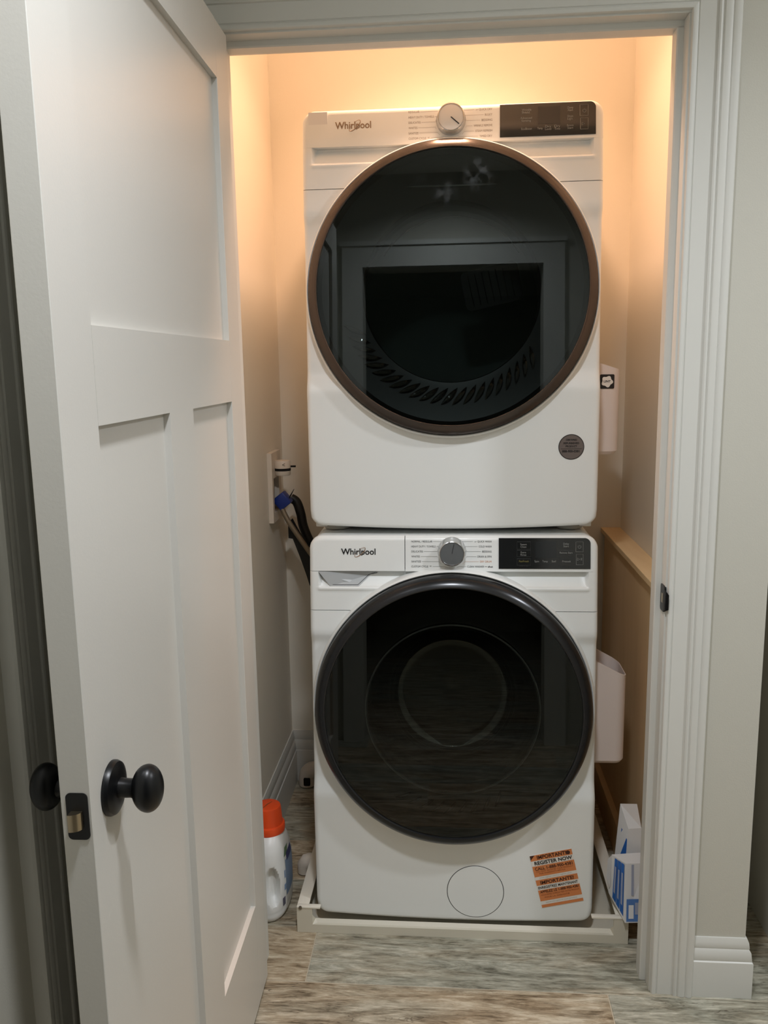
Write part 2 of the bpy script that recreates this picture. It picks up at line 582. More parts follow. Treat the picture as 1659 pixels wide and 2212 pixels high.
PW = 0.196
rows = [(-0.192 + PW * k) for k in range(-16, 5)]
joints = {0: (-0.342,), -1: (0.348,), 1: (0.25,), 2: (-0.15,), 3: (0.4,), 4: (-0.3,)}
k0 = 0
for ri, y0 in enumerate(rows):
    k = ri - 16
    js = joints.get(k)
    if js is None:
        js = (random.uniform(-0.55, 0.55),)
    L = 1.19
    xs = [js[0] + L * t for t in (-2, -1, 0, 1, 2, 3)]
    for a, b in zip(xs[:-1], xs[1:]):
        a2, b2 = max(a, -1.59 if y0 < -1.6 else -0.74) + 0.0012, min(b, 2.64 if y0 < -0.1 else 0.94) - 0.0012
        if b2 - a2 < 0.03: continue
        ya, yb = y0 + 0.0012, min(y0 + PW - 0.0012, 0.785)
        if yb <= ya + 0.01: continue
        mb = MB().box((a2, ya, -0.007), (b2, yb, random.uniform(-0.0003, 0.0003)))
        po = mb.build('plank', M['plank'], floor, bevel=0.0008, bseg=1)
        hv = random.random()
        if k == 0: hv = 0.85 if b < -0.3 else 0.12      # the browner and the greyer plank before the pan
        if k == -1: hv = 0.62 if b < 0.4 else 0.15
        po.color = (hv, hv, hv, 1)


def wall(name, boxes, m, label):
    mb = MB()
    for a, b in boxes: mb.box(a, b)
    o = mb.build(name, m)
    return tag(o, label, 'wall', kind='structure')


JX0, JX1 = -0.4580, 0.441     # faces of the jambs
DH = 2.041                    # underside of head jamb
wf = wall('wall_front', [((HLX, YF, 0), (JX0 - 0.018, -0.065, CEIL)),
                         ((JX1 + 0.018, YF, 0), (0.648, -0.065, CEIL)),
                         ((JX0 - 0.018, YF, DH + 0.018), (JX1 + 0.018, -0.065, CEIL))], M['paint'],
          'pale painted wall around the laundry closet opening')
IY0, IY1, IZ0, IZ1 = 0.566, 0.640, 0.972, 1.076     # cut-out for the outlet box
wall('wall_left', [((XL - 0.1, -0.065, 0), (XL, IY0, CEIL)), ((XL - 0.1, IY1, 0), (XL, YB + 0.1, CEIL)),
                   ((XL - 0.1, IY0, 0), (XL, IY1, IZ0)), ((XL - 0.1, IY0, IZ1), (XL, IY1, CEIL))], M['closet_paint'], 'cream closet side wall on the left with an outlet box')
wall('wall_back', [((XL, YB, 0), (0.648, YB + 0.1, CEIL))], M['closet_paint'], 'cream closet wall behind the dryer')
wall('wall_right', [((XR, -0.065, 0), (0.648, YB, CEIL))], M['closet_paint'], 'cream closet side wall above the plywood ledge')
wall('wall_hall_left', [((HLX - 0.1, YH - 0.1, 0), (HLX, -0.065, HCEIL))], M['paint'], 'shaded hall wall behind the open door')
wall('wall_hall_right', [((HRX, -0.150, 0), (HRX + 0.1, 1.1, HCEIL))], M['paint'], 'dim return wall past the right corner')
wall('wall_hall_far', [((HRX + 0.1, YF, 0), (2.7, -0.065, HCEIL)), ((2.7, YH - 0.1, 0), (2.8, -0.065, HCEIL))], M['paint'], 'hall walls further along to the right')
# hall wall behind the camera, with the dark doorway the viewer stands in
OX0, OX1 = -0.385, 0.395
wall('wall_hall_back', [((HLX - 0.1, YH - 0.11, 0), (OX0, YH, HCEIL)), ((OX1, YH - 0.11, 0), (2.8, YH, HCEIL)),
                        ((OX0, YH - 0.11, 2.04), (OX1, YH, HCEIL))], M['paint'], 'hall wall with a dark doorway opposite the closet')
wall('wall_far_room', [((-1.6, -4.4, 0), (1.6, -4.3, HCEIL)), ((-1.7, -4.4, 0), (-1.6, YH - 0.11, HCEIL)), ((1.6, -4.4, 0), (1.7, YH - 0.11, HCEIL)),
                       ((-1.7, YH - 0.11, 0), (HLX - 0.1, YH - 0.01, HCEIL))],
     M['paint'], 'unlit room walls beyond the opposite doorway')
ce = MB().box((XL - 0.1, -0.065, CEIL), (0.648, YB + 0.1, CEIL + 0.1)).build('ceiling', M['ceiling'])
tag(ce, 'white closet ceiling', 'ceiling', kind='structure')
ce2 = MB().box((-1.7, -4.4, HCEIL), (2.8, YF, HCEIL + 0.1)).box((0.648, YF, HCEIL), (2.8, 1.1, HCEIL + 0.1)).build('ceiling_hall', M['ceiling'])
tag(ce2, 'white hall ceiling', 'ceiling', kind='structure')


# casings: profile across the width (w from the opening outwards, t = thickness)
CAS = [(0.0, 0.0), (0.0, 0.010), (0.0015, 0.0125), (0.005, 0.0138), (0.009, 0.0128), (0.0105, 0.0105), (0.012, 0.0100), (0.0135, 0.0118),
       (0.046, 0.0128), (0.0475, 0.0165), (0.0505, 0.0178), (0.0535, 0.0166), (0.0555, 0.0152), (0.058, 0.0185), (0.066, 0.0205),
       (0.0705, 0.0195), (0.072, 0.0178), (0.0738, 0.0196), (0.080, 0.0215), (0.086, 0.0205), (0.0885, 0.017), (0.0885, 0.0)]


def casing_leg(name, x_in, sgn, z0, z1, mitre, label, yw=YF, par=None):
    mb = MB()
    v = []
    for (w, t) in CAS:
        v.append((x_in + sgn * w, yw - t, z0))
    for (w, t) in CAS:
        v.append((x_in + sgn * w, yw - t, z1 + (w if mitre else 0)))
    n = len(CAS)
    f = [tuple(range(n)), tuple(range(2 * n - 1, n - 1, -1))]
    for i in range(n):
        j = (i + 1) % n
        f.append((i, j, n + j, n + i))
    mb.add(v, f)
    o = mb.build(name, M['trim'], par, smooth=True)
    return tag(o, label, 'trim', kind='structure')


RV = 0.004
casing_leg('trim_1', JX1 + RV, 1, 0.0, DH + RV, True, 'white moulded door casing right of the closet opening')
casing_leg('trim_2', JX0 - RV, -1, 0.0, DH + RV, True, 'white moulded door casing behind the open door hinge side')
mb = MB()
v = []
for sgn, xe in ((-1, JX0 - RV), (1, JX1 + RV)):
    for (w, t) in CAS:
        v.append((xe + sgn * w, YF - t, DH + RV + w))
n = len(CAS)
f = [tuple(range(n)), tuple(range(2 * n - 1, n - 1, -1))]
for i in range(n):
    j = (i + 1) % n
    f.append((i, j, n + j, n + i))
tag(mb.add(v, f).build('trim_3', M['trim'], smooth=True), 'white moulded head casing over the closet opening', 'trim', kind='structure')

jamb = empty('trim_4', (JX1, -0.12, 0), 'white door frame lining the closet opening with black strike plate', 'trim', kind='structure')
YJ0, YJ1 = YF - 0.004, -0.062
MB().box((JX1, YJ0, 0), (JX1 + 0.018, YJ1, DH)).build('jamb', M['trim'], jamb, bevel=0.0012)
MB().box((JX0 - 0.018, YJ0, 0), (JX0, YJ1, DH)).build('jamb', M['trim'], jamb, bevel=0.0012)
MB().box((JX0 - 0.018, YJ0, DH), (JX1 + 0.018, YJ1, DH + 0.018)).build('head_jamb', M['trim'], jamb, bevel=0.0012)
SP = [(-0.141, 0.0), (-0.1405, 0.010), (-0.138, 0.0125), (-0.105, 0.0125), (-0.103, 0.0)]
MB().prism([(JX1 - t, y) for y, t in SP], 0, DH - 0.0125, 'z').build('stop', M['trim'], jamb, smooth=True)
MB().prism([(JX0 + t, y) for y, t in SP], 0, DH - 0.0125, 'z').build('stop', M['trim'], jamb, smooth=True)
MB().prism([(y, DH - t) for y, t in SP], JX0, JX1, 'x').build('head_stop', M['trim'], jamb, smooth=True)
# strike plate with a curved lip, let into the right jamb
sk = MB()
sk.prism([(y, z) for y, z in rrect(-0.178, 0.889, -0.146, 0.945, 0.006)], JX1 - 0.0022, JX1 + 0.002, 'x')
lip = [(-0.176, 0.897), (-0.176, 0.937)]
sk.add([(JX1 - 0.0022, -0.176, 0.895), (JX1 - 0.0022, -0.176, 0.939), (JX1 - 0.0012, -0.186, 0.894), (JX1 - 0.0012, -0.186, 0.938),
        (JX1 + 0.004, -0.193, 0.899), (JX1 + 0.004, -0.193, 0.930)], [(0, 1, 3, 2), (2, 3, 5, 4)])
sko = tag(sk.build('strike_plate', M['knob_black'], jamb, smooth=True), 'black strike plate with a curved lip')
MB().prism(rrect(-0.169, 0.907, -0.156, 0.927, 0.002, n=3), JX1 - 0.0026, JX1 - 0.0019, 'x').build('strike_hole', M['latch'], sko)


# baseboards: profile (t, z)
def baseboard(name, pts, H, m, label, t0=0.0155):
    """pts: run in plan, the board lies to the LEFT of the run direction; mitred corners"""
    prof = [(0, 0), (t0, 0), (t0, H * 0.60), (t0 - 0.0005, H * 0.617), (t0 - 0.0035, H * 0.63), (t0 - 0.0025, H * 0.65), (t0 - 0.0045, H * 0.78), (t0 - 0.0085, H * 0.825),
            (t0 - 0.0075, H * 0.845), (t0 - 0.0088, H * 0.93), (t0 - 0.0125, H), (0, H)]
    P = [Vector((a, b)) for a, b in pts]
    nor = []
    for i in range(len(P) - 1):
        d = (P[i + 1] - P[i]).normalized(); nor.append(Vector((-d.y, d.x)))
    rings = []
    for i, p in enumerate(P):
        if i == 0: m2 = nor[0]
        elif i == len(P) - 1: m2 = nor[-1]
        else:
            s = nor[i - 1] + nor[i]; m2 = s / (1 + nor[i - 1].dot(nor[i]))
        rings.append([(p.x + m2.x * t, p.y + m2.y * t, z) for t, z in prof])
    v = [q for r in rings for q in r]; n = len(prof)
    f = []
    for i in range(len(rings) - 1):
        for k in range(n):
            j = (k + 1) % n
            f.append((i * n + k, i * n + j, (i + 1) * n + j, (i + 1) * n + k))
    f.append(tuple(range(n - 1, -1, -1))); f.append(tuple(range((len(rings) - 1) * n, len(rings) * n)))
    o = MB().add(v, f).build(name, m, smooth=True)
    return tag(o, label, 'baseboard', kind='structure')


baseboard('baseboard_left', [(XR - 0.001, YB), (XL, YB), (XL, -0.064)][0:3], 0.178, M['trim'], 'white moulded baseboard along the closet left and back walls')
baseboard('baseboard_right', [(0.648, -0.06), (0.648, YF), (JX1 + RV + 0.0885, YF)], 0.140, M['trim'], 'white baseboard wrapping the wall corner right of the casing')

# side doorway casing on the left hall wall, seen past the edge of the open door
mb = MB()
v = []
pl = [(t, w) for w, t in CAS]
ya = -0.866
for zz in (0.0, 2.6):
    for (w, t) in CAS:
        v.append((HLX + t, ya - w, zz))
n = len(CAS)
f = [tuple(range(n)), tuple(range(2 * n - 1, n - 1, -1))] + [(i, (i + 1) % n, n + (i + 1) % n, n + i) for i in range(n)]
tag(mb.add(v, f).build('trim_5', M['trim'], smooth=True), 'shaded casing on the hall wall left of the open door', 'trim', kind='structure')
mb = MB()
mb.box((OX0 - 0.09, YH, 0), (OX0, YH + 0.018, 2.13)).box((OX1, YH, 0), (OX1 + 0.09, YH + 0.018, 2.13)).box((OX0, YH, 2.04), (OX1, YH + 0.018, 2.13)).box((OX0 - 0.10, YH, 2.13), (OX1 + 0.10, YH + 0.026, 2.15))
tag(mb.build('trim_6', M['trim']), 'white casing of the doorway opposite the closet', 'trim', kind='structure')

# ---------------------------------------------------------------- closet door, opened flat along the hall
HG = Vector((-0.4300, -0.190, 0.0)); FE = Vector((-0.4155, -1.045, 0.0))
dd = (FE - HG).normalized()                    # along the door, from hinge to latch
dn = Vector((-dd.y, dd.x, 0))                  # normal of the face we see (towards +X)
if dn.x < 0: dn = -dn
DW = (FE - HG).length
TH = 0.036


def dmat():
    return Matrix(((dd.x, dn.x, 0, HG.x), (dd.y, dn.y, 0, HG.y), (0, 0, 1, 0), (0, 0, 0, 1)))


DM = dmat()                                    # door coordinates: s along, t out of the face (face at t=0), z
door = empty('door_1', HG, 'white three-panel shaker door standing open with black knobs', 'door', kind='structure')


def dbox(s0, s1, t0, t1, z0, z1):
    mb = MB().box((s0, t0, z0), (s1, t1, z1))
    mb.v = [tuple(DM @ Vector(p)) for p in mb.v]
    return mb


Z0, Z1 = 0.012, 2.034
RC = 0.0105
zz = (0.250, 1.341, 1.458, 1.932)
# stiles, rails, mullion: solid members, faces flush; panels set back between them
dbox(0, 0.0885, -TH, 0, Z0, Z1).build('stile', M['door'], door, bevel=0.0008, bseg=1)
dbox(0.7525, DW, -TH, 0, Z0, Z1).build('stile', M['door'], door, bevel=0.0008, bseg=1)
for a, b in ((Z0, zz[0]), (zz[1], zz[2]), (zz[3], Z1)):
    dbox(0.0885, 0.7525, -TH, 0, a, b).build('rail', M['door'], door)
dbox(0.357, 0.480, -TH, 0, zz[0], zz[1]).build('mullion', M['door'], door)
for (a, b, c, d) in ((0.0885, 0.7525, zz[2], zz[3]), (0.0885, 0.357, zz[0], zz[1]), (0.480, 0.7525, zz[0], zz[1])):
    dbox(a, b, -TH + RC, -RC, c, d).build('panel', M['door'], door)

KZ = 0.9025
LZ = 0.8985
KS = 0.795
for sgn in (1, -1):
    t0 = 0.0 if sgn > 0 else -TH
    kc = DM @ Vector((KS, t0, KZ))
    R = Matrix(((dn.x * sgn, -dn.y, 0), (dn.y * sgn, dn.x, 0), (0, 0, 1)))
    ros = [(0.0, 0.0), (0.0335, 0.0), (0.0335, 0.0035), (0.0315, 0.0075), (0.024, 0.0105), (0.016, 0.0115), (0.0, 0.0115)]
    kn = MB().lathe([(r, h) for r, h in ros], kc, 'x', 40, rot=R).build('rosette', M['knob_black'], door, smooth=True)
    neck = [(0.0125, 0.011), (0.0118, 0.016), (0.0115, 0.026), (0.0135, 0.030), (0.0, 0.030)]
    MB().lathe(neck, kc, 'x', 32, rot=R).build('neck', M['knob_black'], kn, smooth=True)
    # egg-shaped knob: taller than it is deep
    egg = MB()
    N1, N2 = 20, 32
    v = []; f = []
    for i in range(N1 + 1):
        th = PI * i / N1
        for j in range(N2):
            ph = 2 * PI * j / N2
            hx = 0.046 - 0.0195 * math.cos(th) * (1.0 if th < PI / 2 else 0.92)
            rr = math.sin(th) ** 0.92
            p = Vector((hx, 0.0235 * rr * math.cos(ph), 0.0300 * rr * math.sin(ph)))
            v.append(R @ p + kc)
    for i in range(N1):
        for j in range(N2):
            f.append((i * N2 + j, i * N2 + (j + 1) % N2, (i + 1) * N2 + (j + 1) % N2, (i + 1) * N2 + j))
    egg.add(v, f).build('knob', M['knob_black'], door, smooth=True)
lp = MB().prism(rrect(-0.0295, LZ - 0.0290, -0.0035, LZ + 0.0290, 0.006), DW - 0.0005, DW + 0.0012, 'x')
lp.v = [tuple(DM @ Vector(p)) for p in lp.v]
lpo = lp.build('latch_plate', M['knob_black'], door)
lb = MB()
pr = []
for i in range(9):
    a = PI * 0.5 * i / 8
    pr.append((-0.024 + 0.0135 * math.sin(a), DW + 0.0010 + 0.011 * math.cos(a) ** 0.8))
pr = [(-0.024, DW), ] + pr + [(-0.0105, DW)]
v0 = [(s, t, LZ - 0.014) for t, s in pr] + [(s, t, LZ + 0.007) for t, s in pr]
n = len(pr)
lb.add([tuple(DM @ Vector(p)) for p in v0], [tuple(range(n)), tuple(range(2 * n - 1, n - 1, -1))] + [(i, (i + 1) % n, n + (i + 1) % n, n + i) for i in range(n)])
lb.build('latch_bolt', M['latch'], lpo, smooth=True)
for hz in (0.25, 1.10, 1.80):
    MB().tube([DM @ Vector((-0.002, -TH - 0.003, hz - 0.045)), DM @ Vector((-0.002, -TH - 0.003, hz + 0.045))], 0.006, 12).build('hinge', M['knob_black'], door, smooth=True)

# ---------------------------------------------------------------- lamps (each lamp owns its light)
def lamp(name, loc, r, m, label, watts, colr, drop=0.05, spread=112):
    o = empty(name, loc, label, 'lamp')
    x, y, z = loc
    MB().lathe([(0, 0), (r + 0.02, 0), (r + 0.02, -0.018), (r, -0.02), (0, -0.02)], loc, 'z', 48).build('base', M['trim'], o, smooth=True)
    prof = [(r * math.cos(a), -0.02 - (drop - 0.02) * math.sin(a)) for a in [PI / 2 * i / 8 for i in range(9)]]
    MB().lathe(prof, loc, 'z', 48).build('diffuser', m, o, smooth=True)
    li = bpy.data.lights.new('light', 'AREA')
    li.shape = 'DISK'; li.size = 2 * r; li.energy = watts; li.color = colr; li.spread = math.radians(spread)
    lo = bpy.data.objects.new('light', li)
    col.objects.link(lo)
    lo.parent = o
    lo.location = (0, 0, -drop - 0.004)
    return o


lamp('closet_ceiling_lamp', (0.0, 0.245, CEIL), 0.088, M['closet_bulb'], 'warm domed ceiling lamp over the dryer in the closet', CLOSET_W, CLOSET_COL)


def can_light(loc, r, label, watts, colr, spread):
    o = empty('recessed_downlight', loc, label, 'lamp')
    MB().lathe([(r + 0.022, 0.001), (r + 0.022, -0.004), (r, -0.005), (r - 0.006, 0.012), (r - 0.008, 0.0)], loc, 'z', 48).build('trim_ring', M['trim'], o, smooth=True)
    MB().lathe([(0, -0.001), (r - 0.004, -0.001)], loc, 'z', 48).build('diffuser', M['hall_bulb'], o)
    li = bpy.data.lights.new('light', 'AREA')
    li.shape = 'DISK'; li.size = 2 * r; li.energy = watts; li.color = colr; li.spread = math.radians(spread)
    lo = bpy.data.objects.new('light', li)
    col.objects.link(lo)
    lo.parent = o
    lo.location = (0, 0, -0.007)
    return o


can_light((0.0, -1.24, HCEIL), 0.075, 'round recessed downlight in the hall ceiling before the closet', HALL_W, HALL_COL, 140)
can_light((1.45, -0.95, HCEIL), 0.075, 'added unseen fill downlight further right along the hall ceiling', HALL_W * 1.3, HALL_COL, 170)  # added lamp out of view, fills the lower door and walls with light


# ================================================================ WASHER AND DRYER
HWD = 0.343
ZBOT, ZTOP = 0.031, 1.003
RCZ = 0.590
RR = 0.331
PROF = [(0.0, 0.0), (0.365, 0.0), (0.405, 0.018), (0.745, 0.040), (0.768, 0.030), (0.825, 0.038), (0.875, 0.0435), (0.92, 0.049), (1.01, 0.0615)]


def prof_y(z):
    for (z0, y0), (z1, y1) in zip(PROF[:-1], PROF[1:]):
        if z <= z1:
            return y0 + (y1 - y0) * max(0, (z - z0)) / (z1 - z0)
    return PROF[-1][1]


def prof_s(z):
    return sum(prof_y(z + d) for d in (-0.009, -0.0045, 0, 0.0045, 0.009)) / 5


def sstep(a, b, x):
    t = min(1, max(0, (x - a) / (b - a)))
    return t * t * (3 - 2 * t)


def face_y(x, z):
    y = prof_s(z)
    # long scoop under the console
    if 0.872 < z < 0.9194:
        d = 0.021 * min(1.0, (z - 0.880) / 0.034) if z > 0.880 else 0.0
        d *= 1 - sstep(0.313, 0.3215, abs(x))
        y += max(0, d)
        if 0.872 < z <= 0.884:
            y -= 0.0022 * math.sin(PI * (z - 0.872) / 0.012) * (1 - sstep(0.318, 0.326, abs(x)))
    return y


def outline_hw(z, r=0.030):
    d = min(z - ZBOT, ZTOP - z)
    if d >= r: return HWD
    d = max(d, 0)
    return HWD - r + math.sqrt(max(0, r * r - (r - d) ** 2))


def edge_y(x, z, r=0.030, re=0.011):
    zc, hz = (ZBOT + ZTOP) / 2, (ZTOP - ZBOT) / 2
    qx, qz = abs(x) - (HWD - r), abs(z - zc) - (hz - r)
    sd = min(max(qx, qz), 0) + math.hypot(max(qx, 0), max(qz, 0)) - r
    d = -sd
    if d >= re: return 0.0
    d = max(d, 0)
    return re - math.sqrt(max(0, re * re - (re - d) ** 2))


def spaced(a, b, n, extra=(), ends=True):
    s = [a + (b - a) * i / n for i in range(n + 1)]
    if ends:
        w = 0.014
        for t in (0.0, 0.004, 0.015, 0.05, 0.12, 0.22, 0.36, 0.55, 0.78):
            s += [a + w * t, b - w * t]
    s += [e for e in extra if a < e < b]
    s = sorted(s)
    out = [s[0]]
    for t in s[1:]:
        if t - out[-1] > 2e-5: out.append(t)
    return out


def face_patch(name, x0, x1, z0, z1, m, parent, off, nx=44, nz=30, xe=(), ze=()):
    us = spaced(x0, x1, nx, xe)
    zs = spaced(z0, z1, nz, ze)
    v = []; f = []
    bow = lambda x, z: 0.011 * (x / HWD) ** 2 * max(0, 1 - (z - ZBOT) / 0.09)
    for z in zs:
        hw = outline_hw(z)
        a, b = max(x0, -hw), min(x1, hw)
        for u in us:
            x = a + (b - a) * (u - x0) / (x1 - x0)
            y = face_y(x, z) + edge_y(x, z)
            v.append((x, off[1] + y, off[2] + z + bow(x, z)))
    nxv, nzv = len(us), len(zs)
    for i in range(nzv - 1):
        for j in range(nxv - 1):
            k = i * nxv + j
            q4 = (k, k + 1, k + nxv + 1, k + nxv)
            if all(math.hypot(v[t][0], v[t][2] - off[2] - RCZ) < 0.327 for t in q4):
                continue            # the door opening
            f.append(q4)
    ring = [j for j in range(nxv)] + [i * nxv + nxv - 1 for i in range(1, nzv)] + [(nzv - 1) * nxv + j for j in range(nxv - 2, -1, -1)] + [i * nxv for i in range(nzv - 2, 0, -1)]
    n0 = len(v)
    for k in ring:
        p = v[k]; v.append((p[0], max(p[1] + 0.006, off[1] + 0.068), p[2]))
    for i in range(len(ring)):
        j = (i + 1) % len(ring)
        f.append((ring[i], ring[j], n0 + j, n0 + i))
    me = bpy.data.meshes.new('m'); me.from_pydata(v, [], f)
    bm = bmesh.new(); bm.from_mesh(me); bmesh.ops.recalc_face_normals(bm, faces=bm.faces); bm.to_mesh(me); bm.free()
    o = link(name, me, m, parent, True)
    return o


DOOR_TILT = math.radians(-3.6)


def tilt(o, oy, oz):
    c = Vector((0, oy, oz + RCZ)) - root_of(o).location
    o.data.transform(Matrix.Translation(c) @ Matrix.Rotation(DOOR_TILT, 4, 'X') @ Matrix.Translation(-c))
    return o


def machine(kind, oy, oz):
    dry = kind == 'dryer'
    off = (0, oy, oz)
    if dry:
        root = empty('dryer', (0, oy, oz), 'white front-load dryer stacked on the washer, bronze-rimmed round glass door', 'dryer')
    else:
        root = empty('washer', (0, oy, oz), 'white front-load washer under the dryer, standing in the plastic drain pan', 'washer')
    P = lambda x, y, z: (x, y + oy, z + oz)
    # cabinet
    MB().prism([(x, z + oz) for x, z in rrect(-0.3405, 0.052, 0.3405, ZTOP - 0.002, 0.029)], oy + 0.069, oy + 0.655, 'y', cap0=False).build('cabinet', M['cabinet'], root, smooth=True)
    # front panels
    ze_l = (0.355, 0.36, 0.365, 0.372, 0.38, 0.39, 0.40, 0.405, 0.41, 0.416, 0.737, 0.742, 0.748, 0.754, 0.76, 0.766, 0.772, 0.778)
    face_patch('front_panel', -HWD, HWD, ZBOT, 0.8242, M['white'], root, off, 50, 40, ze=ze_l)
    ze_p = (0.872, 0.874, 0.876, 0.878, 0.880, 0.882, 0.884, 0.888, 0.9, 0.914, 0.9165)
    xe_p = (-0.3235, -0.321, -0.318, -0.315, -0.312, 0.312, 0.315, 0.318, 0.321, 0.3235)
    face_patch('lower_console', -HWD, HWD, 0.8258, 0.9190, M['white'], root, off, 50, 16, xe=xe_p, ze=ze_p)
    con = None
    if dry:
        con = face_patch('console', -HWD, HWD, 0.9192, ZTOP, M['white'], root, off, 40, 14)
    else:
        con = face_patch('console', -0.1112, HWD, 0.9192, ZTOP, M['white'], root, off, 36, 14)
        dr = face_patch('detergent_drawer', -HWD, -0.1128, 0.9200, ZTOP, M['white'], root, off, 24, 14)
        # drawer finger grip: grey slanted pocket under the drawer
        g = [(-0.321, 0.9185), (-0.176, 0.9185), (-0.196, 0.908), (-0.224, 0.8835), (-0.293, 0.8835)]
        mbg = MB(); mbg.add([P(x, face_y(x, z) - 0.0015, z) for x, z in g] + [P(x, face_y(x, z) + 0.004, z) for x, z in g],
                            [(0, 1, 2, 3, 4), (9, 8, 7, 6, 5)] + [(i, (i + 1) % 5, 5 + (i + 1) % 5, 5 + i) for i in range(5)])
        gr = tag(mbg.build('drawer_grip', M['grey_plastic'], dr), 'grey finger grip under the detergent drawer')
        ln = MB()
        q = [(-0.311, 0.9155), (-0.300, 0.9035), (-0.290, 0.8862), (-0.226, 0.8862), (-0.1995, 0.9085), (-0.180, 0.9125)]
        ln.tube([P(x, face_y(x, z) - 0.0018, z) for x, z in q], 0.0008, 5)
        ln.build('grip_line', M['ink'], gr)
    # raised white collar around the door
    cp = [(0.3315, 0.060), (0.3315, 0.010), (0.3325, 0.005), (0.3345, 0.0032), (0.3368, 0.0055), (0.3385, 0.012), (0.3415, 0.030), (0.3425, 0.060)]
    MB().lathe(cp, P(0, 0, RCZ), 'y', 160).build('door_collar', M['white_plastic'], root, smooth=True)
    # round door
    rp = [(0.3300, 0.045), (0.3310, 0.008), (0.3309, -0.001)]
    for i in range(9):               # slightly convex bevel running in to the lip
        t = i / 8
        b = 0.0009 * 4 * t * (1 - t)
        rp.append((0.3300 - 0.0190 * t + b * 0.6, -0.0075 - 0.0150 * t - b * 0.8))
    rp += [(0.3098, -0.0228), (0.3088, -0.0218), (0.3084, -0.0180), (0.3080, 0.01), (0.3300, 0.045)]
    if not dry:
        rp = [(0.3300, 0.045), (0.3308, 0.010), (0.3308, -0.004), (0.3300, -0.012), (0.3272, -0.020), (0.3200, -0.0285), (0.3120, -0.0340), (0.3060, -0.0362), (0.3035, -0.0350), (0.3028, -0.0310), (0.3028, 0.01), (0.3300, 0.045)]
    ring = MB().lathe(rp, P(0, 0, RCZ), 'y', 160).build('door_ring', M['bronze'] if dry else M['graphite'], root, smooth=True)
    tag(ring, 'dark bronze door rim' if dry else 'dark grey glossy door rim')
    ro = rp[-3][0]
    yg = -0.0185 if dry else -0.032
    bul = 0.0004
    gp = [(ro * t, yg - bul * (1 - t * t)) for t in [i / 16 for i in range(17)]]
    gp2 = [(r, y + 0.004) for r, y in reversed(gp)]
    gm = M['glass_dryer'] if dry else M['glass_washer']
    MB().lathe(gp, P(0, 0, RCZ), 'y', 128).build('door_glass', gm, root, smooth=True)
    # inner door annulus, black, and what shows through it
    if dry:
        ap = [(ro - 0.001, -0.012), (0.300, 0.006), (0.262, 0.022), (0.222, 0.040), (0.209, 0.044), (0.207, 0.050), (0.207, 0.085), (0.27, 0.10)]
    else:
        ap = [(ro - 0.001, -0.018), (0.285, 0.0), (0.250, 0.010), (0.216, 0.014), (0.211, 0.012), (0.211, 0.06), (0.27, 0.075)]
    ann = MB().lathe(ap, P(0, 0, RCZ), 'y', 96).build('door_funnel', M['black_gloss'], root, smooth=True)
    fl = MB()
    nfl = 22 if dry else 9
    span = (205, 325) if dry else (245, 300)
    for i in range(nfl):
        a = math.radians(span[0] + (span[1] - span[0]) * i / (nfl - 1))
        ra, rb = (0.222, 0.262) if dry else (0.232, 0.262)
        a2 = a - math.radians(9 if dry else 7)
        pts = []
        for t in [k / 8 for k in range(9)]:
            r = rb + (ra - rb) * t
            an = a2 + (a - a2) * t
            pts.append(P(r * math.cos(an), (0.022 + (0.262 - r) * 0.45 if dry else 0.006 + (0.262 - r) * 0.2) - 0.001 - 0.006 * math.sin(PI * t), RCZ + r * math.sin(an)))
        fl.tube(pts, [0.0005 + (0.0056 if dry else 0.0036) * math.sin(PI * k / 8) ** 0.8 for k in range(9)], 8)
    tag(fl.build('funnel_flutes', M['flute'], ann, smooth=True), kind='stuff')
    # drum
    dm = MB()
    dpf = [(0.262, 0.125), (0.262, 0.53), (0.250, 0.545), (0.0, 0.545)]
    dmo = dm.lathe(dpf, P(0, 0, RCZ), 'y', 64).build('drum', M['drum_back'] if dry else M['drum'], root, smooth=True)
    if dry:
        # lint screen grille low in the opening
        ls = MB()
        lt = rrect(-0.075, -0.050, 0.075, 0.050, 0.016)
        ca, sa = math.cos(0.22), math.sin(0.22)
        pol = [(0.105 + x * ca - z * sa, RCZ + 0.030 + x * sa + z * ca) for x, z in lt]
        lso = ls.prism([(x, z + oz) for x, z in pol], oy + 0.28, oy + 0.292, 'y').build('lint_screen', M['lint_screen'], dmo)
        slt = MB()
        for k in range(7):
            x = -0.055 + k * 0.018
            slt.tube([P(0.105 + x * ca + 0.04 * sa, 0.279, RCZ + 0.03 + x * sa - 0.04 * ca), P(0.105 + x * ca - 0.04 * sa, 0.279, RCZ + 0.03 + x * sa + 0.04 * ca)], 0.0012, 5)
        slt.build('screen_rib', M['dark_plastic'], lso)
        sh = MB()
        sh.tube([P(0.185 * math.cos(a), 0.088, RCZ + 0.175 * math.sin(a)) for a in [math.radians(30 + 120 * i / 24) for i in range(25)]], 0.0014, 6)
        sh.build('drum_seal', M['dark_plastic'], dmo, smooth=True)
    else:
        bp_ = [(0.2095, 0.008), (0.2075, 0.004), (0.204, 0.004), (0.199, 0.012), (0.190, 0.045), (0.179, 0.085)] + [(0.118 + 0.060 * math.cos(a), 0.098 + 0.060 * math.sin(a)) for a in [math.radians(90 * i / 8) for i in range(9)]] + [(0.08, 0.159), (0.0, 0.161)]
        MB().lathe(bp_, P(0, 0, RCZ), 'y', 96).build('door_bowl', M['glass_bowl'], root, smooth=True)
        MB().lathe([(0.2090, 0.003), (0.2102, 0.0000), (0.2075, -0.0022), (0.2058, 0.001), (0.2090, 0.003)], P(0, 0, RCZ), 'y', 96).build('bowl_lip', M['bowl_lip'], root, smooth=True)
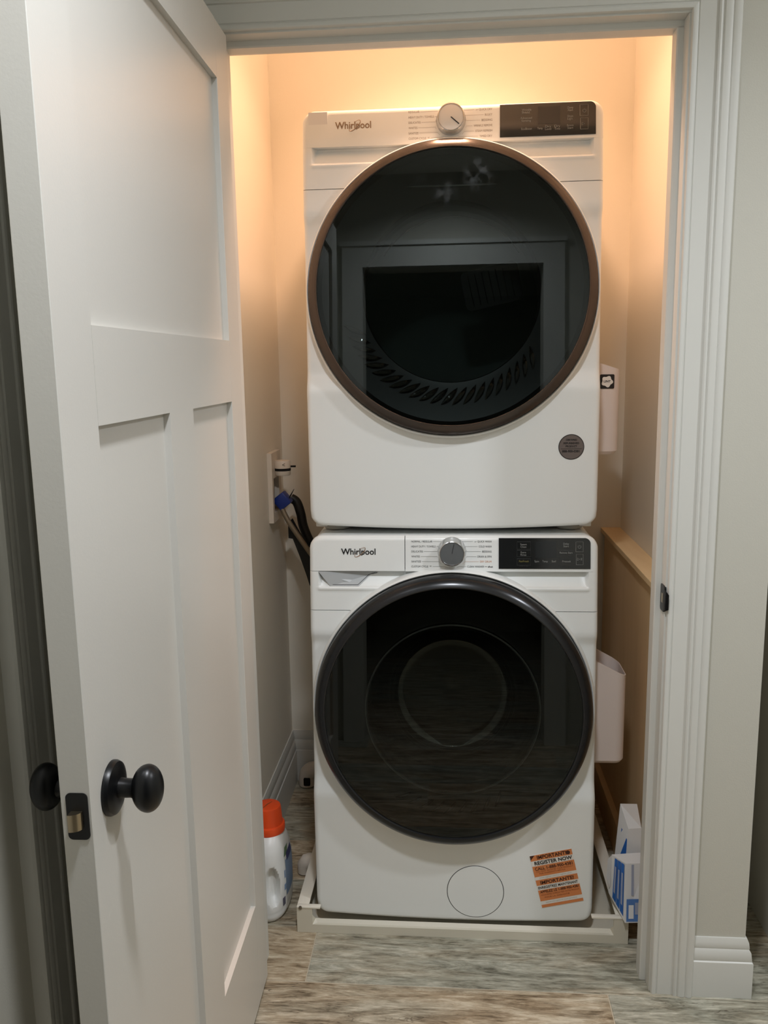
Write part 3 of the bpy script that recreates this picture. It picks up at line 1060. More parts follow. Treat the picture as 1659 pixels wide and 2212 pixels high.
        MB().lathe([(0.205, 0.06), (0.235, 0.075), (0.238, 0.10), (0.22, 0.115), (0.205, 0.11)], P(0, 0, RCZ), 'y', 64).build('door_gasket', M['dark_plastic'], root, smooth=True)

    for o in list(root.children) + [c for k in root.children for c in k.children]:
        if o.name.split('.')[0] in ('door_collar', 'door_ring', 'door_glass', 'door_funnel', 'funnel_flutes', 'door_bowl', 'bowl_lip'):
            tilt(o, oy, oz)
    # ---- console fittings
    fy = lambda z: face_y(0.2, z)
    DX, DZ = 0.0, 0.968
    yb = oy + fy(DZ)
    dl = MB().lathe([(0.0335, 0.002), (0.0335, -0.004), (0.0322, -0.006), (0.0312, -0.028), (0.0296, -0.0322), (0.0280, -0.0332), (0.0272, -0.0322), (0.0268, -0.0312)], (DX, yb, oz + DZ), 'y', 64)
    dlo = dl.build('dial', M['chrome'], root, smooth=True)
    MB().lathe([(0.0, -0.0318), (0.0269, -0.0313)], (DX, yb, oz + DZ), 'y', 64).build('dial_face', M['dial_face'] if not dry else M['dial_lit'], dlo)
    ang = math.radians(78 if not dry else -40)
    pt = MB().tube([(DX, yb - 0.0320, oz + DZ), (DX + 0.0235 * math.cos(ang), yb - 0.0320, oz + DZ + 0.0235 * math.sin(ang))], 0.0007 if not dry else 0.0012, 6)
    pt.build('pointer', M['ink'], dlo)
    # cycle names
    L = ['NORMAL / REGULAR', 'HEAVY DUTY / TOWELS', 'DELICATES', 'WHITES', 'SANITIZE', 'CUSTOM CYCLE']
    Rn = ['QUICK WASH', 'COLD WASH', 'BEDDING', 'DRAIN & SPIN', 'DRY DRUM', 'CLEAN WASHER']
    Rw = [0.033, 0.030, 0.022, 0.033, 0.027, 0.040]
    Lw = [0.050, 0.0575, 0.0275, 0.020, 0.0225, 0.040]
    if dry:
        L[0] = 'REGULAR'; Lw[0] = 0.025
        Rn = ['QUICK DRY', 'BULKY', 'BEDDING', 'WRINKLE REMOVE', 'STEAM REFRESH', 'TIMED DRY']
        Rw = [0.030, 0.0165, 0.024, 0.042, 0.038, 0.029]
    ink = MB(); inko = MB()
    rowz = [0.9905 - 0.01185 * k for k in range(6)]
    hh = 0.0046
    for k in range(6):
        z = rowz[k]; y = oy + fy(z) - 0.0007
        zc = z + 0.0001
        put_text(ink, L[k], -0.0965, oz + z - hh / 2, hh, y, width=Lw[k])
        tgt = inko if (k == 4 and not dry) else ink
        xr = 0.0935
        if k == 5 and not dry:
            put_text(ink, Rn[k], 0.0360, oz + z - hh / 2, hh, y, width=Rw[k])
            put_text(ink, 'affresh', 0.0965, oz + z - hh / 2, hh * 0.9, y, width=0.0115, align='RIGHT', bold=0.02)
            ink.box((0.0775, y, oz + z - 0.0004), (0.0835, y + 0.0003, oz + z + 0.0004))
            x_r0 = 0.034
        else:
            put_text(tgt, Rn[k], xr, oz + z - hh / 2, hh, y, width=Rw[k], align='RIGHT')
            x_r0 = xr - Rw[k] - 0.003
            if k == 0:
                put_text(tgt, 'rr', xr - Rw[k] - 0.002, oz + z - hh / 2, hh * 0.9, y, width=0.005, align='RIGHT', shear=0.3)
                x_r0 -= 0.008
        x_l0 = -0.0965 + Lw[k] + 0.002
        if k == 5:
            # little fan of arcs after CUSTOM CYCLE
            for rr_ in (0.0012, 0.0024, 0.0036):
                ink.tube([(x_l0 + 0.0035 + rr_ * math.cos(a), y, oz + z - 0.0015 + rr_ * math.sin(a)) for a in [math.radians(45 + 90 * i / 6) for i in range(7)]], 0.0002, 4)
            x_l0 += 0.009
        # leader lines with a bent tip pointing at the dial
        ra = {0: (0.0175, 0.0035), 1: (0.0305, 0.0060), 2: (0.0345, 0.0035), 3: (0.0345, -0.0035), 4: (0.0305, -0.0065), 5: (0.0175, -0.0035)}[k]
        ex = {0: 0.0088, 1: 0.0250, 2: 0.0340, 3: 0.0340, 4: 0.0250, 5: 0.0088}[k]
        for sg, x0 in ((-1, x_l0), (1, x_r0)):
            t2 = inko if (sg > 0 and k == 4 and not dry) else ink
            ln = [(x0, y, oz + z), (sg * ra[0], y, oz + z), (sg * ex, y, oz + z + ra[1])]
            t2.tube(ln, 0.00022, 4)
    o = ink.build('cycle_lettering', M['ink'] if not dry else M['ink_soft'], con)
    tag(o, kind='stuff')
    if inko.v:
        inko.build('orange_lettering', M['ink_orange'], con)
    # maker's name with its swoosh
    lg = MB()
    lx, lw, lz, lh = -0.2655, 0.083, 0.9590, 0.0150
    yl = oy + fy(0.965) - 0.0012
    put_text(lg, 'Whirlpool', lx, oz + lz, lh, yl, width=lw, bold=0.016)
    lgo = lg.build('logo', M['logo'] if not dry else M['logo_gold'], con if dry else dr)
    sw = MB()
    pts = []
    for i in range(33):
        a = math.radians(-245 + 320 * i / 32)
        ex, ez = 0.0165 * math.cos(a), 0.0058 * math.sin(a)
        c, s = math.cos(0.72), math.sin(0.72)
        pts.append((lx + 0.0455 + ex * c - ez * s, yl - 0.0006, oz + lz + 0.0060 + ex * s + ez * c))
    sw.tube(pts, [0.0003 + 0.0006 * math.sin(PI * i / 32) for i in range(33)], 6)
    sw.build('swoosh', M['logo_gold'], lgo, smooth=True)
    if dry:
        MB().prism(rrect(-0.3275, oz + 0.9575, -0.2835, oz + 0.9975, 0.001, n=2), oy + fy(0.975) - 0.0006, oy + fy(0.975) + 0.004, 'y').build('blank_label', M['carton'], con)
    # touch panel
    x0, x1, z0, z1 = 0.1105, 0.3245, 0.9265, 0.9985
    pol = rrect(x0, z0, x1, z1, 0.013, (0, 0, 1, 0), 8)
    tp = MB()
    n = len(pol)
    v = [P(x, fy(z) - 0.0016, z) for x, z in pol] + [P(x, fy(z) + 0.003, z) for x, z in pol]
    tp.add(v, [tuple(range(n)), tuple(range(2 * n - 1, n - 1, -1))] + [(i, (i + 1) % n, n + (i + 1) % n, n + i) for i in range(n)])
    tpo = tp.build('touch_panel', M['panel_black'], con)
    lgd = MB(); lgm = MB(); lgy = MB()

    def pt_(u, w):            # panel coordinates 0..1
        return x0 + (x1 - x0) * u, z0 + (z1 - z0) * w

    def tx(target, s, u, w, h=0.0046, wd=None):
        x, z = pt_(u, w)
        put_text(target, s, x, oz + z, h, oy + fy(z) - 0.0022, width=wd, align='CENTER')

    def rect(target, u0, w0, u1, w1, t=0.00035):
        a, b = pt_(u0, w0); c, d = pt_(u1, w1)
        target.tube([P(px, fy(pz) - 0.0020, pz) for px, pz in ((a, b), (c, b), (c, d), (a, d), (a, b))], t, 4)
    if not dry:
        tx(lgd, 'Steam', .27, .77, wd=.0145); tx(lgd, 'Clean', .27, .69, wd=.0135)
        tx(lgd, 'Extra', .27, .51, wd=.0125); tx(lgd, 'Rinse', .27, .43, wd=.0135)
        tx(lgy, 'FanFresh', .275, .22, wd=.0225)
        tx(lgd, 'Spin', .415, .22, wd=.0105); tx(lgd, 'Temp', .505, .22, wd=.0125); tx(lgd, 'Soil', .60, .22, wd=.0095)
        tx(lgd, 'Delay', .735, .79, wd=.0135); tx(lgd, 'Start', .735, .71, wd=.0125)
        tx(lgd, 'Remote Start', .735, .50, wd=.0300); tx(lgm, '(hold 3 sec)', .735, .43, .0036, .0240)
        tx(lgd, 'Presoak', .74, .22, wd=.0200)
        tx(lgm, 'hold 3 sec', .275, .08, .003, .020); tx(lgm, 'hold 3 sec', .735, .08, .003, .018)
        for (a, b, c, d) in ((.2, .64, .35, .88), (.2, .40, .35, .61), (.2, .12, .35, .33), (.655, .35, .81, .61)):
            rect(lgm, a, b, c, d)
        rect(lgd, .84, .56, .92, .88); rect(lgd, .845, .14, .92, .48)
    else:
        tx(lgd, 'Wrinkle', .28, .78, wd=.0215); tx(lgd, 'Shield', .27, .70, wd=.0175)
        tx(lgd, 'Advanced', .275, .53, wd=.0260); tx(lgd, 'Sensing', .275, .45, wd=.0220)
        tx(lgd, 'EcoBoost', .28, .20, wd=.0240)
        tx(lgd, 'Temp', .42, .20, wd=.0120); tx(lgd, 'Dry', .505, .25, wd=.0130); tx(lgd, 'Level', .505, .17, wd=.0135)
        tx(lgd, 'Dry', .60, .25, wd=.0130); tx(lgd, 'Time', .60, .17, wd=.0125)
        tx(lgd, 'Damp', .735, .80, wd=.0125); tx(lgd, 'Alert', .735, .72, wd=.0120)
        tx(lgd, 'Drum', .735, .54, wd=.0125); tx(lgd, 'Light', .735, .46, wd=.0120)
        tx(lgd, 'Remote', .735, .26, wd=.0145); tx(lgd, 'Start', .735, .18, wd=.0130)
        rect(lgd, .835, .57, .92, .90); rect(lgd, .84, .16, .92, .50)
    # power and play marks
    x, z = pt_(.88, .72)
    lgd.tube([P(x + .0036 * math.cos(a), fy(z) - .0020, z + .0036 * math.sin(a)) for a in [math.radians(125 + 290 * i / 16) for i in range(17)]], 0.0004, 4)
    lgd.tube([P(x, fy(z) - .0020, z + .0008), P(x, fy(z) - .0020, z + .0042)], 0.0004, 4)
    x, z = pt_(.87, .32)
    lgd.tube([P(x + a, fy(z) - .0020, z + b) for a, b in ((-.003, -.003), (.003, 0), (-.003, .003), (-.003, -.003))], 0.0004, 4)
    if not dry:
        for q in (.0055, .0075):
            lgd.tube([P(x + q, fy(z) - .0020, z - .0028), P(x + q, fy(z) - .0020, z + .0028)], 0.0004, 4)
    tag(lgd.build('panel_legend', M['legend'], tpo), kind='stuff')
    if lgm.v: tag(lgm.build('faint_legend', M['legend_dim'], tpo), kind='stuff')
    if lgy.v: lgy.build('yellow_legend', M['legend_yellow'], tpo)
    a, b = pt_(.40, .36); c, d = pt_(.63, .90)
    sc = MB(); sc.add([P(a, fy(b) - .0019, b), P(c, fy(b) - .0019, b), P(c, fy(d) - .0019, d), P(a, fy(d) - .0019, d)], [(0, 1, 2, 3)])
    sc.build('screen', M['screen'], tpo)
    return root, P


WO, DO_ = (0.0, 0.012), (0.083, 0.984)
washer, PWm = machine('washer', 0.0, 0.0)
dryer, PDm = machine('dryer', 0.083, 0.984)

# washer extras: pump filter cover, feet, warning sticker
fc = (0.056, 0.0, 0.115)
MB().lathe([(0.0, -0.0008), (0.0688, -0.0008), (0.0692, 0.002)], fc, 'y', 72).build('filter_cover', M['white'], washer, smooth=True)
MB().lathe([(0.0690, -0.0002), (0.0706, -0.0002)], fc, 'y', 72).build('filter_seam', M['seam'], washer)
for x in (-0.27, 0.27):
    for y in (0.12, 0.58):
        MB().lathe([(0, 0.0), (0.026, 0.0), (0.026, 0.012), (0.012, 0.016), (0.012, 0.056)], (x, y, 0.008), 'z', 20).build('foot', M['dark_plastic'], washer, smooth=True)
        zt = 1.0
        MB().lathe([(0, 0.0), (0.032, 0.0), (0.034, 0.004), (0.033, 0.012), (0.02, 0.016), (0.014, 0.03), (0.014, 0.05)], (x * 1.07, y + 0.055, 1.0035), 'z', 24).build('foot', M['foot'], dryer, smooth=True)
for s in (-1, 1):
    MB().box((s * 0.325 - 0.014, 0.145, 1.010), (s * 0.325 + 0.014, 0.165, 1.045)).build('corner_bracket', M['white_plastic'], dryer, bevel=0.002)
MB().box((-0.30, 0.15, 1.018), (0.30, 0.70, 1.040)).build('underside_shade', M['hole'], dryer)  # near-black slab put in for the shade in the gap under the dryer

# orange registration sticker, stuck on at a slant
th = math.radians(13.3)
SX, SZ = 0.2205, 0.0775


def stk(u, w):
    return (SX + u * math.cos(th) - w * math.sin(th), -0.0009, SZ + u * math.sin(th) + w * math.cos(th))


SW, SH = 0.1030, 0.1420
st = MB().add([stk(0, 0), stk(SW, 0), stk(SW, SH), stk(0, SH)] + [(x, 0.0005, z) for x, _, z in (stk(0, 0), stk(SW, 0), stk(SW, SH), stk(0, SH))],
              [(0, 1, 2, 3), (0, 1, 5, 4), (1, 2, 6, 5), (2, 3, 7, 6), (3, 0, 4, 7)])
sto = tag(st.build('sticker', M['sticker_white'], washer), 'orange and white registration sticker, slanted, bottom right')
ob = MB()
for a, b in ((0.0, 0.052), (0.118, 0.272), (0.375, 0.475), (0.548, 0.735), (0.885, 1.0)):
    pass
for a, b in ((0.895, 1.0), (0.592, 0.793), (0.425, 0.530), (0.125, 0.333), (0.0, 0.055)):
    z0, z1 = SH * a, SH * b
    ob.add([(x, -0.0013, z) for x, _, z in (stk(0, z0), stk(SW, z0), stk(SW, z1), stk(0, z1))], [(0, 1, 2, 3)])
ob.build('orange_band', M['orange'], sto)
tk = MB(); tb = MB(); tf = MB(); tg = MB()


def sline(mb, s, u, w, h, wd, bold=0.0):
    v, f = text_polys(s, 1.0, bold)
    xs = [p.x for p in v]; mn, mx_ = min(xs), max(xs)
    out = []
    for p in v:
        q = stk(SW * u + (p.x - mn) * wd * SW / (mx_ - mn), SH * w + p.y * h / 0.69)
        out.append((q[0], -0.0017, q[2]))
    mb.add(out, f)


sline(tk, 'IMPORTANT!', .16, .918, .0092, .70, .03)
sline(tb, 'REGISTER NOW', .07, .815, .0090, .90, .025)
sline(tk, 'CALL 1-888-900-4381', .05, .715, .0078, .90, .02)
sline(tf, 'YOU MUST REGISTER YOUR PRODUCT', .05, .672, .0040, .90)
sline(tf, 'FOR WARRANTY SERVICE', .13, .632, .0036, .62)
sline(tg, 'www.register.com/us register your', .10, .555, .0038, .78)
sline(tk, 'IMPORTANTE!', .10, .443, .0088, .80, .03)
sline(tb, 'ENREGISTREZ MAINTENANT', .02, .358, .0066, .95, .015)
sline(tk, 'APPELEZ LE 1-888-900-4381', .04, .275, .0066, .93, .02)
sline(tf, 'VOUS DEVEZ ENREGISTRER VOTRE PRODUIT', .04, .225, .0040, .93)
sline(tf, 'POUR LA GARANTIE', .12, .175, .0036, .60)
sline(tg, 'www.enregistrer.com produit', .12, .082, .0038, .75)
sq = MB()
ring_ = [stk(SW * .90 + .0052 * math.cos(a), SH * .945 + .0052 * math.sin(a)) for a in [2 * PI * i / 20 for i in range(20)]]
tk.add([(x, -0.0016, z) for x, _, z in ring_], [tuple(range(20))])
tk.add([(x, -0.0016, z) for x, _, z in (stk(0, SH * .915), stk(.012, SH), stk(0, SH))], [(0, 1, 2)])
tag(tk.build('bold_lettering', M['orange_ink'], sto), kind='stuff')
tag(tb.build('black_lettering', M['logo'], sto), kind='stuff')
tag(tf.build('fine_print', M['orange_ink2'], sto), kind='stuff')
tag(tg.build('grey_print', M['grey_ink'], sto), kind='stuff')

# round service label on the dryer
cx, cz, cyy = 0.2785, 1.2110, 0.083 + face_y(0.278, 0.227)
rl = MB().lathe([(0.0, -0.0006), (0.0298, -0.0006), (0.0298, 0.001)], (cx, cyy, cz), 'y', 48).build('round_label', M['label_silver'], dryer)
tag(rl, 'round grey service label on the lower right of the dryer front')
MB().lathe([(0.0282, -0.0009), (0.0297, -0.0009)], (cx, cyy, cz), 'y', 48).build('label_border', M['sticker_black'], rl)
tl = MB()
put_text(tl, 'CERTIFIED', cx, cz + 0.0145, 0.0042, cyy - 0.001, width=0.026, align='CENTER', bold=0.03)
put_text(tl, 'REFURBISHED', cx, cz + 0.0068, 0.0042, cyy - 0.001, width=0.036, align='CENTER', bold=0.03)
put_text(tl, 'PRODUCT', cx, cz - 0.0005, 0.0042, cyy - 0.001, width=0.026, align='CENTER', bold=0.03)
put_text(tl, '888-900-0381', cx - 0.001, cz - 0.0125, 0.0050, cyy - 0.001, width=0.040, align='CENTER', bold=0.03)
tl.box((cx - 0.024, cyy - 0.001, cz - 0.0046), (cx + 0.024, cyy - 0.0008, cz - 0.0038))
tl.build('label_lettering', M['sticker_black'], rl)

# ================================================================ DRAIN PAN
PX0, PX1, PY0, PY1 = -0.391, 0.427, -0.020, 0.705
pan = empty('drain_pan', (0.018, 0.3, 0.0), 'shallow off-white plastic drain pan on the floor under the washer', 'drain pan')
PH = 0.071
pw = MB()
pw.box((PX0 + 0.004, PY0 + 0.006, 0.001), (PX1 - 0.004, PY1 - 0.004, 0.007))
pw.build('pan_floor', M['pan'], pan)
# walls: side walls with an inward flange; the front wall has a sunken middle
for s, xo in ((-1, PX0), (1, PX1)):
    xi = xo - s * 0.030
    prf = [(xo, 0.0), (xo, PH), (xi, PH), (xi, PH - 0.004), (xo - s * 0.006, PH - 0.006), (xo - s * 0.006, 0.007)]
    MB().prism(prf, PY0 + 0.0068, PY1, 'y').build('side_wall', M['pan_white'], pan, bevel=0.0015)
MB().prism([(PY1, 0.0), (PY1, PH), (PY1 - 0.03, PH), (PY1 - 0.03, PH - 0.004), (PY1 - 0.006, PH - 0.006), (PY1 - 0.006, 0.007)], PX0, PX1, 'x').build('back_wall', M['pan_white'], pan)
fwl = MB()
# front wall, stepped in plan: corner blocks proud, middle pushed back above a low step
XA, XB = -0.352, 0.392
ZS = 0.0225
fwl.box((PX0, PY0, 0.0), (XA, PY0 + 0.007, PH - 0.004))
fwl.box((XB, PY0, 0.0), (PX1, PY0 + 0.007, PH - 0.004))
fwl.box((XA, PY0, 0.0), (XB, PY0 + 0.007, ZS))
ZT = 0.0300
fwl.add([(XA, PY0, ZS), (XB, PY0, ZS), (XB - 0.012, PY0 + 0.0075, ZS - 0.0005), (XA + 0.012, PY0 + 0.0075, ZS - 0.0005),
         (XA, PY0, ZT + 0.020), (XB, PY0, ZT + 0.020), (XB - 0.006, PY0 + 0.0150, ZT), (XA + 0.006, PY0 + 0.0150, ZT)],
        [(0, 1, 2, 3), (3, 2, 6, 7), (0, 3, 7, 4), (1, 5, 6, 2)])
fwl.build('front_wall', M['pan'], pan, smooth=False)
for a, b in ((PX0, -0.331), (0.338, PX1)):
    MB().box((a, PY0 - 0.0015, PH - 0.005), (b, PY0 + 0.013, PH + 0.0005)).build('front_rim', M['pan_white'], pan, bevel=0.002)
MB().lathe([(0, -0.002), (0.0044, -0.0014), (0.0046, 0.001)], (PX0 + 0.0095, PY0 - 0.0015, PH - 0.0025), 'y', 16).build('screw', M['steel_screw'], pan, smooth=True)
df = MB()
df.tube([(-0.393, 0.235, 0.032), (-0.402, 0.235, 0.032), (-0.409, 0.235, 0.031), (-0.4145, 0.234, 0.024), (-0.416, 0.233, 0.012), (-0.416, 0.233, 0.004)], [0.024, 0.024, 0.023, 0.022, 0.020, 0.020], 20)
df.build('drain_fitting', M['pvc'], pan, smooth=True)

# ================================================================ LINT BINS on the machines' right sides
def bin_(name, y0, y1, z0, zt_in, zt_out, x0, x1, label, wall_t=0.0022):
    root = empty(name, (x0, (y0 + y1) / 2, z0), label, 'lint bin')
    def outline(inset, n=8):
        pts = []
        a, b, c, d = x0 + inset * 0.6, x1 - inset, y0 + inset, y1 - inset
        r = 0.026 - inset
        pts.append((a, c))
        for i in range(n + 1):
            t = -PI / 2 + PI / 2 * i / n
            pts.append((b - r + r * math.cos(t), c + r + r * math.sin(t)))
        for i in range(n + 1):
            t = PI / 2 * i / n
            pts.append((b - r + r * math.cos(t), d - r + r * math.sin(t)))
        pts.append((a, d))
        return pts
    o = outline(0.0); q = outline(wall_t)
    o2 = outline(0.006)
    n = len(o)
    top = lambda x: zt_in + (zt_out - zt_in) * (x - x0) / (x1 - x0)
    v = [(x, y, z0) for x, y in o2] + [(x, y, z0 + 0.008) for x, y in o] + [(x, y, top(x)) for x, y in o] + [(x, y, top(x)) for x, y in q] + [(x, y, z0 + 0.012) for x, y in q]
    f = [tuple(range(n - 1, -1, -1))]
    for r in range(4):
        for i in range(n):
            j = (i + 1) % n
            f.append((r * n + i, r * n + j, (r + 1) * n + j, (r + 1) * n + i))
    f.append(tuple(range(4 * n, 5 * n)))
    MB().add(v, f).build('bin_body', M['bin'], root, smooth=True)
    return root


b1 = bin_('lint_bin', 0.20, 0.30, 1.180, 1.409, 1.386, 0.3407, 0.4105, 'pinkish-white plastic bin with a black LINT label on the dryer side')
bin_('lint_bin', 0.10, 0.225, 0.412, 0.688, 0.640, 0.3407, 0.4300, 'plain white plastic open bin on the washer side')
lb_ = MB().prism(rrect(0.3600, 1.341, 0.3945, 1.3755, 0.003, n=3), 0.1988, 0.2006, 'y').build('label', M['sticker_black'], b1)
cl = MB()
nn = 40
pts = []
for i in range(nn):
    a = 2 * PI * i / nn
    r = 0.0128 + 0.0016 * math.cos(5 * a + 0.6)
    pts.append((0.3772 + r * math.cos(a), 0.1984, 1.3583 + r * math.sin(a)))
cl.add(pts, [tuple(range(nn))])
cl.build('label_cloud', M['sticker_white'], lb_)
lt = MB(); put_text(lt, 'LINT', 0.3772, 1.3563, 0.0050, 0.1981, width=0.0165, align='CENTER', bold=0.03)
lt.build('label_lettering', M['sticker_black'], lb_)

# ================================================================ PLYWOOD LEDGE on the right wall
led = empty('plywood_ledge', (0.50, 0.36, 0.0), 'plywood box ledge along the right closet wall beside the washer', 'ledge')
MB().box((0.474, -0.058, 0.870), (XR - 0.0005, YB - 0.001, 0.885)).build('top_board', M['ply'], led, bevel=0.001, bseg=1)
MB().box((0.484, -0.058, 0.001), (0.496, YB - 0.017, 0.870)).build('side_panel', M['ply_face'], led)
MB().box((0.466, 0.345, 0.001), (0.484, YB - 0.018, 0.100)).build('base_cleat', M['ply_face'], led, bevel=0.001, bseg=1)
MB().box((0.470, 0.205, 0.001), (0.484, 0.335, 0.094)).build('base_cleat', M['ply_face'], led, bevel=0.001, bseg=1)
MB().box((0.473, -0.055, 0.001), (0.484, 0.185, 0.090)).build('base_cleat', M['ply_face'], led, bevel=0.001, bseg=1)

# ================================================================ OUTLET BOX AND HOSES on the left wall
ob_ = empty('washer_outlet_box', (XL, 0.645, 1.04), 'white recessed washer outlet box on the left closet wall', 'outlet box')
OY0, OY1, OZ0, OZ1 = 0.545, 0.676, 0.943, 1.153
pl_ = MB()
X0, X1 = XL + 0.0004, XL + 0.0145
for a, b in (((OY0, OZ0), (IY0, OZ1)), ((IY1, OZ0), (OY1, OZ1)), ((IY0, OZ0), (IY1, IZ0)), ((IY0, IZ1), (IY1, OZ1))):
    pl_.box((X0, a[0], a[1]), (X1, b[0], b[1]))
pl_.build('face_plate', M['outlet_white'], ob_)
rc = MB()
rc.box((XL - 0.070, IY0 + 0.0005, IZ0 + 0.0005), (XL - 0.067, IY1 - 0.0005, IZ1 - 0.0005))
rc.box((XL - 0.067, IY1 - 0.003, IZ0 + 0.0005), (XL, IY1 - 0.0005, IZ1 - 0.0005))
rc.box((XL - 0.067, IY0 + 0.0005, IZ1 - 0.003), (XL, IY1 - 0.003, IZ1 - 0.0005))
rc.box((XL - 0.067, IY0 + 0.0005, IZ0 + 0.0005), (XL, IY1 - 0.003, IZ0 + 0.003))
rc.build('recess', M['outlet_in'], ob_)
vy, vz = 0.600, 1.104
va = MB().lathe([(0.0, -0.022), (0.022, -0.022), (0.024, -0.019), (0.024, 0.020), (0.022, 0.023), (0.0, 0.023)], (XL + 0.036, vy, vz), 'z', 28).build('valve_body', M['outlet_white'], ob_, smooth=True)
MB().lathe([(0.0243, -0.0040), (0.0248, 0.0), (0.0243, 0.0040)], (XL + 0.036, vy, vz - 0.004), 'z', 28).build('valve_band', M['hole'], va)
MB().box((XL + 0.055, vy + 0.006, vz + 0.001), (XL + 0.074, vy + 0.014, vz + 0.006)).build('lever', M['hole'], va)
put = MB()
put_text(put, '<', 0, 0, 0.012, 0, M4=Matrix.Translation(Vector((XL + 0.040, vy - 0.0245, vz + 0.006))))
put.build('arrow_mark', M['ink'], va)
bt = MB()
R3 = Matrix.Rotation(math.radians(-38), 3, 'Y')
cc = Vector((-0.514, 0.600, 1.004))
tmp = MB().box((-0.021, -0.022, -0.021), (0.021, 0.022, 0.021))
bt.add([R3 @ Vector(p) + cc for p in tmp.v], tmp.f)
bt.build('hose_clip', M['blue_valve'], ob_, bevel=0.004)


def smooth_path(pts, n=8):
    out = []
    P_ = [Vector(p) for p in pts]
    for i in range(len(P_) - 1):
        p0 = P_[max(i - 1, 0)]; p1 = P_[i]; p2 = P_[i + 1]; p3 = P_[min(i + 2, len(P_) - 1)]
        for k in range(n):
            t = k / n
            out.append(0.5 * ((2 * p1) + (p2 - p0) * t + (2 * p0 - 5 * p1 + 4 * p2 - p3) * t * t + (3 * p1 - p0 - 3 * p2 + p3) * t ** 3))
    out.append(P_[-1])
    return out


h1 = MB().tube(smooth_path([(-0.516, 0.586, 0.984), (-0.498, 0.586, 0.945), (-0.476, 0.588, 0.908), (-0.443, 0.590, 0.857), (-0.410, 0.592, 0.805), (-0.385, 0.594, 0.74), (-0.375, 0.60, 0.60)]), 0.0078, 12)
tag(h1.build('braided_supply_hose', M['braid'], smooth=True), 'braided grey supply hose running from the outlet box behind the washer', 'hose')
h2 = MB().tube(smooth_path([(-0.500, 0.655, 1.003), (-0.482, 0.655, 0.990), (-0.470, 0.653, 0.955), (-0.463, 0.652, 0.915), (-0.446, 0.650, 0.870), (-0.418, 0.650, 0.815), (-0.392, 0.652, 0.740), (-0.376, 0.655, 0.60)]), 0.0145, 14)
tag(h2.build('drain_hose', M['rubber'], smooth=True), 'thick black drain hose hanging from the outlet box', 'hose')
h3 = MB()
L_ = [(-0.503, 0.932), (-0.503, 0.884), (-0.490, 0.882), (-0.470, 0.826), (-0.452, 0.770), (-0.442, 0.735), (-0.400, 0.640)]
R_ = [(-0.490, 0.945), (-0.478, 0.920), (-0.462, 0.890), (-0.440, 0.850), (-0.420, 0.800), (-0.400, 0.735), (-0.372, 0.640)]
vv = []
for (a, b) in zip(L_, R_):
    vv += [(a[0], 0.612, a[1]), (b[0], 0.612, b[1]), (b[0], 0.622, b[1]), (a[0], 0.622, a[1])]
ff = []
for i in range(len(L_) - 1):
    for k in range(4):
        j = (k + 1) % 4
        ff.append((i * 4 + k, i * 4 + j, i * 4 + 4 + j, i * 4 + 4 + k))
ff += [(0, 1, 2, 3), tuple(len(vv) - 4 + k for k in (3, 2, 1, 0))]
h3.add(vv, ff)
tag(h3.build('power_cord_wrap', M['rubber']), 'flat black cord wrap below the braided hose', 'cord')
zt = MB().tube([(-0.500, 0.598, 1.000), (-0.489, 0.596, 1.020), (-0.477, 0.594, 1.040)], [0.0018, 0.0022, 0.0008], 6)
zt.build('zip_tie', M['rubber'], ob_, smooth=True)

# PVC elbow on the floor in the back left corner
ec = (-0.475, 0.735, 0.0)
el = empty('pipe_elbow', ec, 'white plastic pipe elbow on the floor in the back left corner', 'pipe')
MB().tube(smooth_path([(-0.492, 0.735, 0.004), (-0.492, 0.735, 0.030), (-0.484, 0.735, 0.048), (-0.465, 0.735, 0.056), (-0.440, 0.735, 0.054)], 6), 0.029, 22).build('elbow', M['pvc'], el, smooth=True)
MB().tube([(-0.445, 0.735, 0.054), (-0.36, 0.735, 0.052)], 0.0225, 20).build('pipe', M['pvc'], el, smooth=True)
MB().prism(rrect(-0.500, 0.012, -0.478, 0.040, 0.004, n=3), 0.703, 0.709, 'y').build('opening', M['hole'], el)

# ================================================================ DETERGENT BOTTLE
bo = empty('detergent_bottle', (-0.478, 0.095, 0.0), 'white detergent jug with orange cap on the floor behind the door', 'bottle')
BX, BY = -0.478, 0.095
lev = [(0.0, 0.040, 0.078), (0.003, 0.045, 0.086), (0.010, 0.0485, 0.0915), (0.020, 0.0495, 0.094), (0.0245, 0.0488, 0.0930), (0.029, 0.0498, 0.094), (0.05, 0.050, 0.094), (0.08, 0.050, 0.093), (0.11, 0.050, 0.091), (0.14, 0.0485, 0.087),
       (0.165, 0.047, 0.081), (0.185, 0.045, 0.072), (0.200, 0.0425, 0.060), (0.212, 0.039, 0.048), (0.220, 0.036, 0.0385), (0.226, 0.034, 0.034)]
fine = []
for (a, b) in zip(lev[:-1], lev[1:]):
    nst = max(1, int((b[0] - a[0]) / 0.005))
    for i in range(nst):
        t = i / nst
        fine.append(tuple(a[k] + (b[k] - a[k]) * t for k in range(3)))
fine.append(lev[-1])
NS = 96
v = []; f = []
for (z, hx, hy) in fine:
    cyo = BY + 0.012 * sstep(0.14, 0.22, z) * -1
    for j in range(NS):
        a = 2 * PI * j / NS
        c, s = math.cos(a), math.sin(a)
        e = 0.82
        x = hx * math.copysign(abs(c) ** e, c); y = hy * math.copysign(abs(s) ** e, s)
        # hand-grip hollow at the front end, leaning with the handle
        da = (a - math.radians(292) - (z - 0.10) * -1.2) / 0.42
        dz = (z - 0.098) / 0.056
        q = da * da + dz * dz
        k = 1.0 - 0.30 * (1 - sstep(0.62, 1.0, math.sqrt(q)))
        v.append((BX + x * k, cyo + y * k, z))
